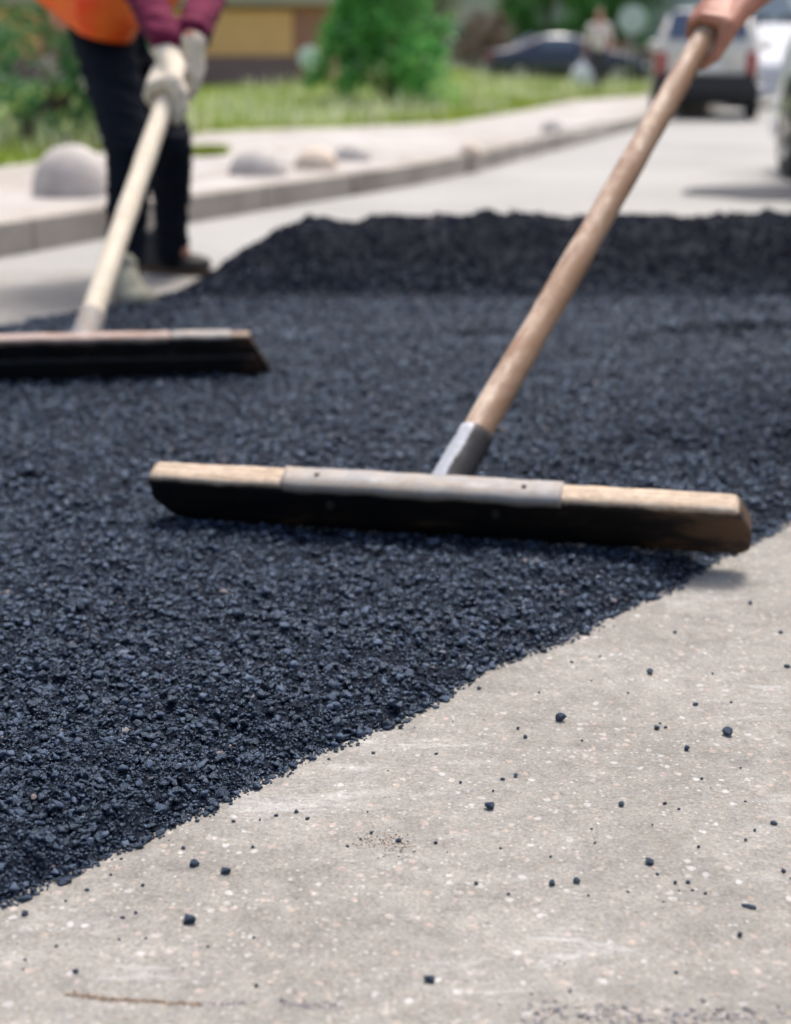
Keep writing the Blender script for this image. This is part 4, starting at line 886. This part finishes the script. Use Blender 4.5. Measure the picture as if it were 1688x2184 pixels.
# ---------------------------------------------------------------- buildings
def brickwall(name, c1, c2, mortar, sc=4.):
    M = Mat(name, rough=.85); br = node(M.nt, 'ShaderNodeTexBrick'); br.inputs['Color1'].default_value = (*c1, 1); br.inputs['Color2'].default_value = (*c2, 1); br.inputs['Mortar'].default_value = (*mortar, 1)
    br.inputs['Scale'].default_value = sc; br.inputs['Mortar Size'].default_value = .012; mp = M.co((1, 1, 1)); mp.node.inputs['Rotation'].default_value = (R(90), 0, 0); M.L(mp, br.inputs['Vector']); M.color(br.outputs[0]); return M.m
m_brown = brickwall('brown_brick', (.44, .19, .155), (.50, .22, .18), (.34, .18, .15)); m_orange = simple('ochre_siding', (.98, .53, .26), .7, .07, 3)
m_plum = brickwall('plum_brick', (.27, .165, .165), (.30, .185, .185), (.22, .145, .15)); m_beige = simple('beige_render', (.46, .38, .33), .85, .08, 2); m_glassd = simple('dark_window', (.05, .07, .10), .12, .1, 2, spec=.8)
zb = 25.; bx = lambda x: (x - 844) / F * zb; Yb = U(500, 150, zb)[1]; bz = lambda y: U(0, y, zb)[2]
root = empty('pavilion', ((bx(-160) + bx(708)) / 2, Yb + 2, .2), 'low brown brick building with an ochre orange panel behind the left worker', 'building')
b = MB(); b.box((bx(-500), Yb, 0), (bx(708), Yb + 5, bz(14))); b.build('wall', m_brown, root)
b = MB(); b.box((bx(-500), Yb - .05, 0), (bx(634), Yb - .004, bz(121))); b.build('plinth', m_plum, root)
for (x0, x1) in ((-420, 90), (310, 627)):
    b = MB(); b.box((bx(x0), Yb - .06, bz(119)), (bx(x1), Yb - .004, bz(24)));
    for k in range(9): zz = bz(119) + (bz(24) - bz(119)) * (k + .97) / 9; b.box((bx(x0), Yb - .07, zz - .012), (bx(x1), Yb - .061, zz))
    b.build('panel', m_orange, root, bevel=.004)
b = MB(); b.box((bx(-510), Yb - .25, bz(13)), (bx(716), Yb + 5.2, bz(-22))); b.build('fascia', m_beige, root, bevel=.02)
b = MB(); b.box((bx(-505), Yb - .1, bz(-22.5)), (bx(712), Yb + 5.1, bz(-60))); b.build('roof', m_beige, root, bevel=.02)
# round pale sign on a post
p = U(660, 172, 22.); p[2] = .32
root = empty('round_sign', p, 'small round pale blue white sign on a short grey post before the brick corner', 'sign'); cz = U(660, 122, 22.)[2]
m_sign = simple('pale_sign_face', (.84, .86, .97), .4, .05); m_post = simple('grey_post', (.32, .33, .34), .5, .1)
b = MB(); b.tube([p + A(0, 0, -.1), A(p[0], p[1], cz)], .03, 12); b.build('post', m_post, root, smooth=True)
b = MB(); b.tube([(p[0], p[1] - .035, cz), (p[0], p[1] - .055, cz)], .165, 32); b.build('disc', m_sign, root, bevel=.004)
p = U(1346, 90, 38.); p[2] = .0; root = empty('road_sign', p, 'round pale grey road sign on a post left of the white suv', 'sign'); cz = U(1346, 42, 38.)[2]
b = MB(); b.tube([p, A(p[0], p[1], cz + .3)], .035, 12); b.build('post', m_post, root, smooth=True); b = MB(); b.tube([(p[0], p[1] - .04, cz), (p[0], p[1] - .06, cz)], .38, 32); b.build('disc', simple('sign_back', (.50, .56, .58), .5, .08), root, bevel=.004)
def block(x0, x1, z, hgt, dep, mat, label, nx, nz, cat='building', wmat=None, rot=0):
    a, c = (x0 - 844) / F * z, (x1 - 844) / F * z; Y0 = z * cs + 1.; root = empty('apartment_block', ((a + c) / 2, Y0 + dep / 2, 0), label, cat)
    b = MB(); b.box((a, Y0, -.02), (c, Y0 + dep, hgt)); b.build('wall', mat, root); b = MB(); b.box((a - .2, Y0 - .3, hgt), (c + .2, Y0 + dep + .2, hgt + .35)); b.build('roof', m_beige, root)
    for i in range(nx):
        for j in range(nz):
            cx = a + (c - a) * (i + .5) / nx; zz = .9 + j * 2.9; 
            if zz + 1.5 > hgt: continue
            w_ = MB(); ww = min(.65, (c - a) / nx * .3); w_.box((cx - ww - .06, Y0 - .05, zz - .06), (cx + ww + .06, Y0 - .002, zz + 1.46)); wo_ = w_.build('window', wmat or m_white, root)
            w_ = MB(); w_.box((cx - ww, Y0 - .06, zz), (cx - .02, Y0 - .052, zz + 1.4)); w_.box((cx + .02, Y0 - .06, zz), (cx + ww, Y0 - .052, zz + 1.4)); w_.build('pane', m_glassd, wo_)
m_white = simple('white_frame', (.7, .7, .7), .5, .05)
block(700, 1120, 72, 12, 8, simple('cream_facade', (.50, .47, .42), .85, .08, .5), 'pale beige apartment block far behind the green shrub', 7, 4)
block(1120, 1470, 84, 11, 8, simple('grey_green_facade', (.22, .28, .25), .85, .08, .5), 'muted grey apartment block behind the trees', 5, 3)
block(1470, 1760, 52, 12, 9, simple('pale_blue_facade', (.42, .48, .56), .8, .06, .5), 'pale blue grey building behind the white cars at the right', 5, 4)
block(-700, 690, 88, 10, 8, simple('sand_facade', (.46, .42, .36), .85, .08, .5), 'long sand coloured block far behind the brown brick building', 16, 3)

# ---------------------------------------------------------------- cars
m_chrome = Mat('chrome', (.6, .6, .62), .2, 1.).m; m_glass = Mat('car_glass', (.10, .13, .20), .45, .05, .4).m; m_plast = simple('black_plastic', (.02, .021, .024), .6, .1)
m_red = simple('tail_lamp', (.38, .05, .05), .25, .1); m_amb = simple('amber_lamp', (.85, .35, .12), .3, .1); m_lamp = simple('clear_lamp', (.75, .76, .78), .15, .05); m_plate = simple('blank_plate', (.75, .75, .73), .5, .04)
def paint(name, col): return Mat(name, col, .32, 0., .5, .8).m
def car(name, loc, head_deg, prof, hw, mat, label, cat, wheels, wr_=.32, group=None, lower=None, sc_=1.):
    """prof: list of (y, zbottom, zbelt, zroof, roofhalf/hw). Front is +y"""
    root = empty(name, loc, label, cat, group); root.rotation_euler = (0, 0, R(head_deg)); root.scale = (sc_,) * 3; V = []; n = 0
    def part(nm, V, Fc, m_, par=None, smooth=False, bev=0):
        o = bpy.data.objects.new(nm, mesh(V, Fc, m_, smooth, nm)); COL.objects.link(o); o.parent = par or root
        if bev: q = o.modifiers.new('bevel', 'BEVEL'); q.width = bev; q.segments = 2; q.limit_method = 'ANGLE'
        return o
    for (y, zb_, zl, zr, k) in prof:
        end = .90 if y in (prof[0][0], prof[-1][0]) else 1.
        w = hw * end; wt = hw * k
        ring = [(-w * .88, zb_), (-w * .985, zb_ + .12), (-w, (zb_ + zl) / 2 + .05), (-w * .97, zl), (-wt * 1.02, zl + (zr - zl) * .85), (-wt * .86, zr), (0, zr + .015), (wt * .86, zr), (wt * 1.02, zl + (zr - zl) * .85), (w * .97, zl), (w, (zb_ + zl) / 2 + .05), (w * .985, zb_ + .12), (w * .88, zb_)]
        V += [(x, y, z) for x, z in ring]; n = len(ring)
    m = len(prof); Fc = [(i * n + k, i * n + (k + 1) % n, (i + 1) * n + (k + 1) % n, (i + 1) * n + k) for i in range(m - 1) for k in range(n)] + [tuple(range(n))[::-1], tuple(range((m - 1) * n, m * n))]
    o = part('body', V, Fc, mat, smooth=True); md = o.modifiers.new('sub', 'SUBSURF'); md.levels = md.render_levels = 2
    # greenhouse glass: slightly proud quads between belt and roof
    gh = [p for p in prof if p[3] - p[2] > .25]
    if gh:
        def sidepts(p, s_, f): y, zb_, zl, zr, k = p; return (s_ * (hw * .97 * (1 - f) + hw * k * 1.0 * f) * 1.012, y, zl + (zr - zl) * f)
        for s_ in (-1, 1):
            for i in range(len(gh) - 1):
                a, b_ = gh[i], gh[i + 1]
                if b_[0] - a[0] < .35: continue
                y0, y1 = .06, .94; P = []
                for f, t in ((.12, y0), (.12, y1), (.82, y1), (.82, y0)):
                    pa, pb = A(*sidepts(a, s_, f)), A(*sidepts(b_, s_, f)); P.append(pa * (1 - t) + pb * t)
                inn = [p_ - A(s_ * .02, 0, 0) for p_ in P]; part('side_window', P + inn, [(0, 1, 2, 3), (4, 7, 6, 5), (0, 4, 5, 1), (1, 5, 6, 2), (2, 6, 7, 3), (3, 7, 4, 0)], m_glass)
        for nm, i0, i1, sg in (('rear_window', prof.index(gh[0]), prof.index(gh[0]) - 1, -1), ('windscreen', prof.index(gh[-1]), prof.index(gh[-1]) + 1, 1)):
            if i1 < 0 or i1 >= len(prof): continue
            a, b_ = prof[i0], prof[i1]; P = []
            for t, wk in ((.10, .86), (.90, .82)):
                y = a[0] * (1 - t) + b_[0] * t; z = a[3] * (1 - t) + b_[3] * t + .03; kk = (a[4] * (1 - t) + b_[4] * t); P += [(-hw * kk * wk, y + sg * .025, z), (hw * kk * wk, y + sg * .025, z)]
            P = [P[0], P[1], P[3], P[2]]; inn = [(x, y - sg * .02, z - .02) for x, y, z in P]; part(nm, P + inn, [(0, 1, 2, 3), (4, 7, 6, 5), (0, 4, 5, 1), (1, 5, 6, 2), (2, 6, 7, 3), (3, 7, 4, 0)], m_glass)
    for y in wheels:
        for s_ in (-1, 1):
            c = A(s_ * (hw - .09), y, wr_); wv = MB(); wv.tube([c - A(.105, 0, 0), c - A(.08, 0, 0), c + A(.08, 0, 0), c + A(.105, 0, 0)], [wr_ * .93, wr_, wr_, wr_ * .93], 30)
            wv_o = part('wheel', wv.v, wv.f, m_rubber, smooth=False); rm = MB(); rm.tube([c + A(s_ * .107, 0, 0), c + A(s_ * .116, 0, 0)], wr_ * .64, 24)
            ro = part('rim', rm.v, rm.f, m_chrome, wv_o)
            for k in range(5):
                a = k * 1.2566; h_ = MB(); h_.obox(c + A(s_ * .119, math.cos(a) * wr_ * .38, math.sin(a) * wr_ * .38), A(.002, 0, 0), A(0, math.cos(a + 1.57), math.sin(a + 1.57)) * .03, A(0, math.cos(a), math.sin(a)) * .05); part('rim_gap', h_.v, h_.f, m_plast, wv_o)
            ar = MB(); ar.tube([c + A(s_ * .02, 0, 0), c + A(s_ * .092, 0, 0)], wr_ * 1.09, 30); part('wheel_arch', ar.v, ar.f, m_plast)
    y0, y1 = prof[0][0], prof[-1][0]
    def bx_(nm, a, b_, m_, bev=.02, par=None): q = MB(); q.box(a, b_); return part(nm, q.v, q.f, m_, par, bev=bev)
    zl0, zl1 = prof[0][2], prof[-1][2]
    bx_('rear_bumper', (-hw * .94, y0 - .10, .38), (hw * .94, y0 + .25, .66), lower or mat); bx_('front_bumper', (-hw * .94, y1 - .25, .22), (hw * .94, y1 + .08, .50), lower or mat)
    bx_('underbody', (-hw * .85, y0 + .15, .22), (hw * .85, y1 - .2, .42), m_plast)
    for s_ in (-1, 1):
        t_ = (zl0 - .02) if zl0 > .8 else .85
        bx_('tail_light', (s_ * hw * .93, y0 - .03, t_ - .32), (s_ * hw * .74, y0 + .10, t_ + .02), m_red); bx_('headlight', (s_ * hw * .90, y1 - .14, zl1 - .22), (s_ * hw * .50, y1 + .03, zl1 - .06), m_lamp)
        bx_('indicator', (s_ * hw * .92, y1 - .12, zl1 - .32), (s_ * hw * .76, y1 + .02, zl1 - .235), m_amb, .01)
        mv = MB(); yy = gh[-1][0] + .1 if gh else 0; mv.ell((s_ * (hw + .10), yy, gh[-1][2] + .10), (.10, .06, .08), 14, 10); part('mirror', mv.v, mv.f, mat, smooth=True)
    bx_('number_plate', (-.26, y0 - .115, .70 if prof[0][2] > .8 else .5), (.26, y0 - .10 + .01, .82 if prof[0][2] > .8 else .61), m_plate, .003); bx_('grille', (-.38, y1 - .05, zl1 - .24), (.38, y1 + .015, zl1 - .10), m_plast)
    return root
SUV = [(-1.95, .52, .98, 1.05, .93), (-1.90, .45, 1.0, 1.10, .92), (-1.72, .42, 1.02, 1.58, .80), (-.7, .34, 1.02, 1.66, .80), (.25, .34, 1.0, 1.60, .79), (.75, .34, .98, 1.08, .88), (1.5, .36, .95, 1.0, .90), (1.9, .42, .82, .88, .88)]
SED = [(-2.2, .36, .80, .86, .88), (-2.1, .30, .86, .94, .88), (-1.5, .24, .90, 1.0, .84), (-.85, .22, .90, 1.38, .72), (.25, .22, .88, 1.40, .72), (1.05, .22, .87, .95, .86), (1.85, .26, .78, .84, .88), (2.2, .32, .64, .70, .86)]
HAT = [(-1.9, .36, .88, .95, .90), (-1.8, .30, .92, 1.30, .80), (-.9, .24, .92, 1.46, .76), (.2, .24, .90, 1.46, .76), (1.0, .24, .90, .98, .88), (1.7, .28, .80, .86, .88), (1.95, .34, .62, .70, .86)]
VAN = [(-2.3, .40, 1.05, 1.85, .90), (-2.2, .35, 1.05, 1.92, .90), (-.6, .30, 1.05, 1.95, .90), (.6, .30, 1.05, 1.92, .88), (1.35, .30, 1.02, 1.15, .90), (2.1, .34, .86, .95, .90), (2.35, .40, .66, .74, .88)]
p = G(1496, 257); car('parked_suv', (p[0] + .45, p[1] + 1.9, 0), -13, SUV, .80, paint('cream_white_paint', (.68, .64, .56)), 'whitish beige suv with black bumper seen from behind next to the gripping hand', 'suv', (-1.2, 1.25), .34, 'parked cars', m_plast, .92)
p = U(1203, 190, 40.); car('parked_sedan', (p[0], p[1], .16), -88, SED, .86, paint('dark_navy_paint', (.022, .028, .060)), 'dark navy sedan seen from its side beyond the grass', 'car', (-1.35, 1.35), .31, 'parked cars')
p = G(1650, 232); car('parked_hatchback', (p[0] + .45, p[1] + 2.0, 0), 172, HAT, .83, Mat('white_paint_a', (.58, .59, .62), .7, 0., .2).m, 'white hatchback with amber indicator facing the camera between suv and van', 'car', (-1.2, 1.3), .31, 'parked cars')
p = G(1668, 388); car('parked_van', (p[0] + .93, p[1] + .25 - 1.3, 0), -4, VAN, .90, paint('white_paint_b', (.86, .87, .89)), 'white van cut off by the right border of the picture', 'van', (-1.45, 1.45), .33, 'parked cars')
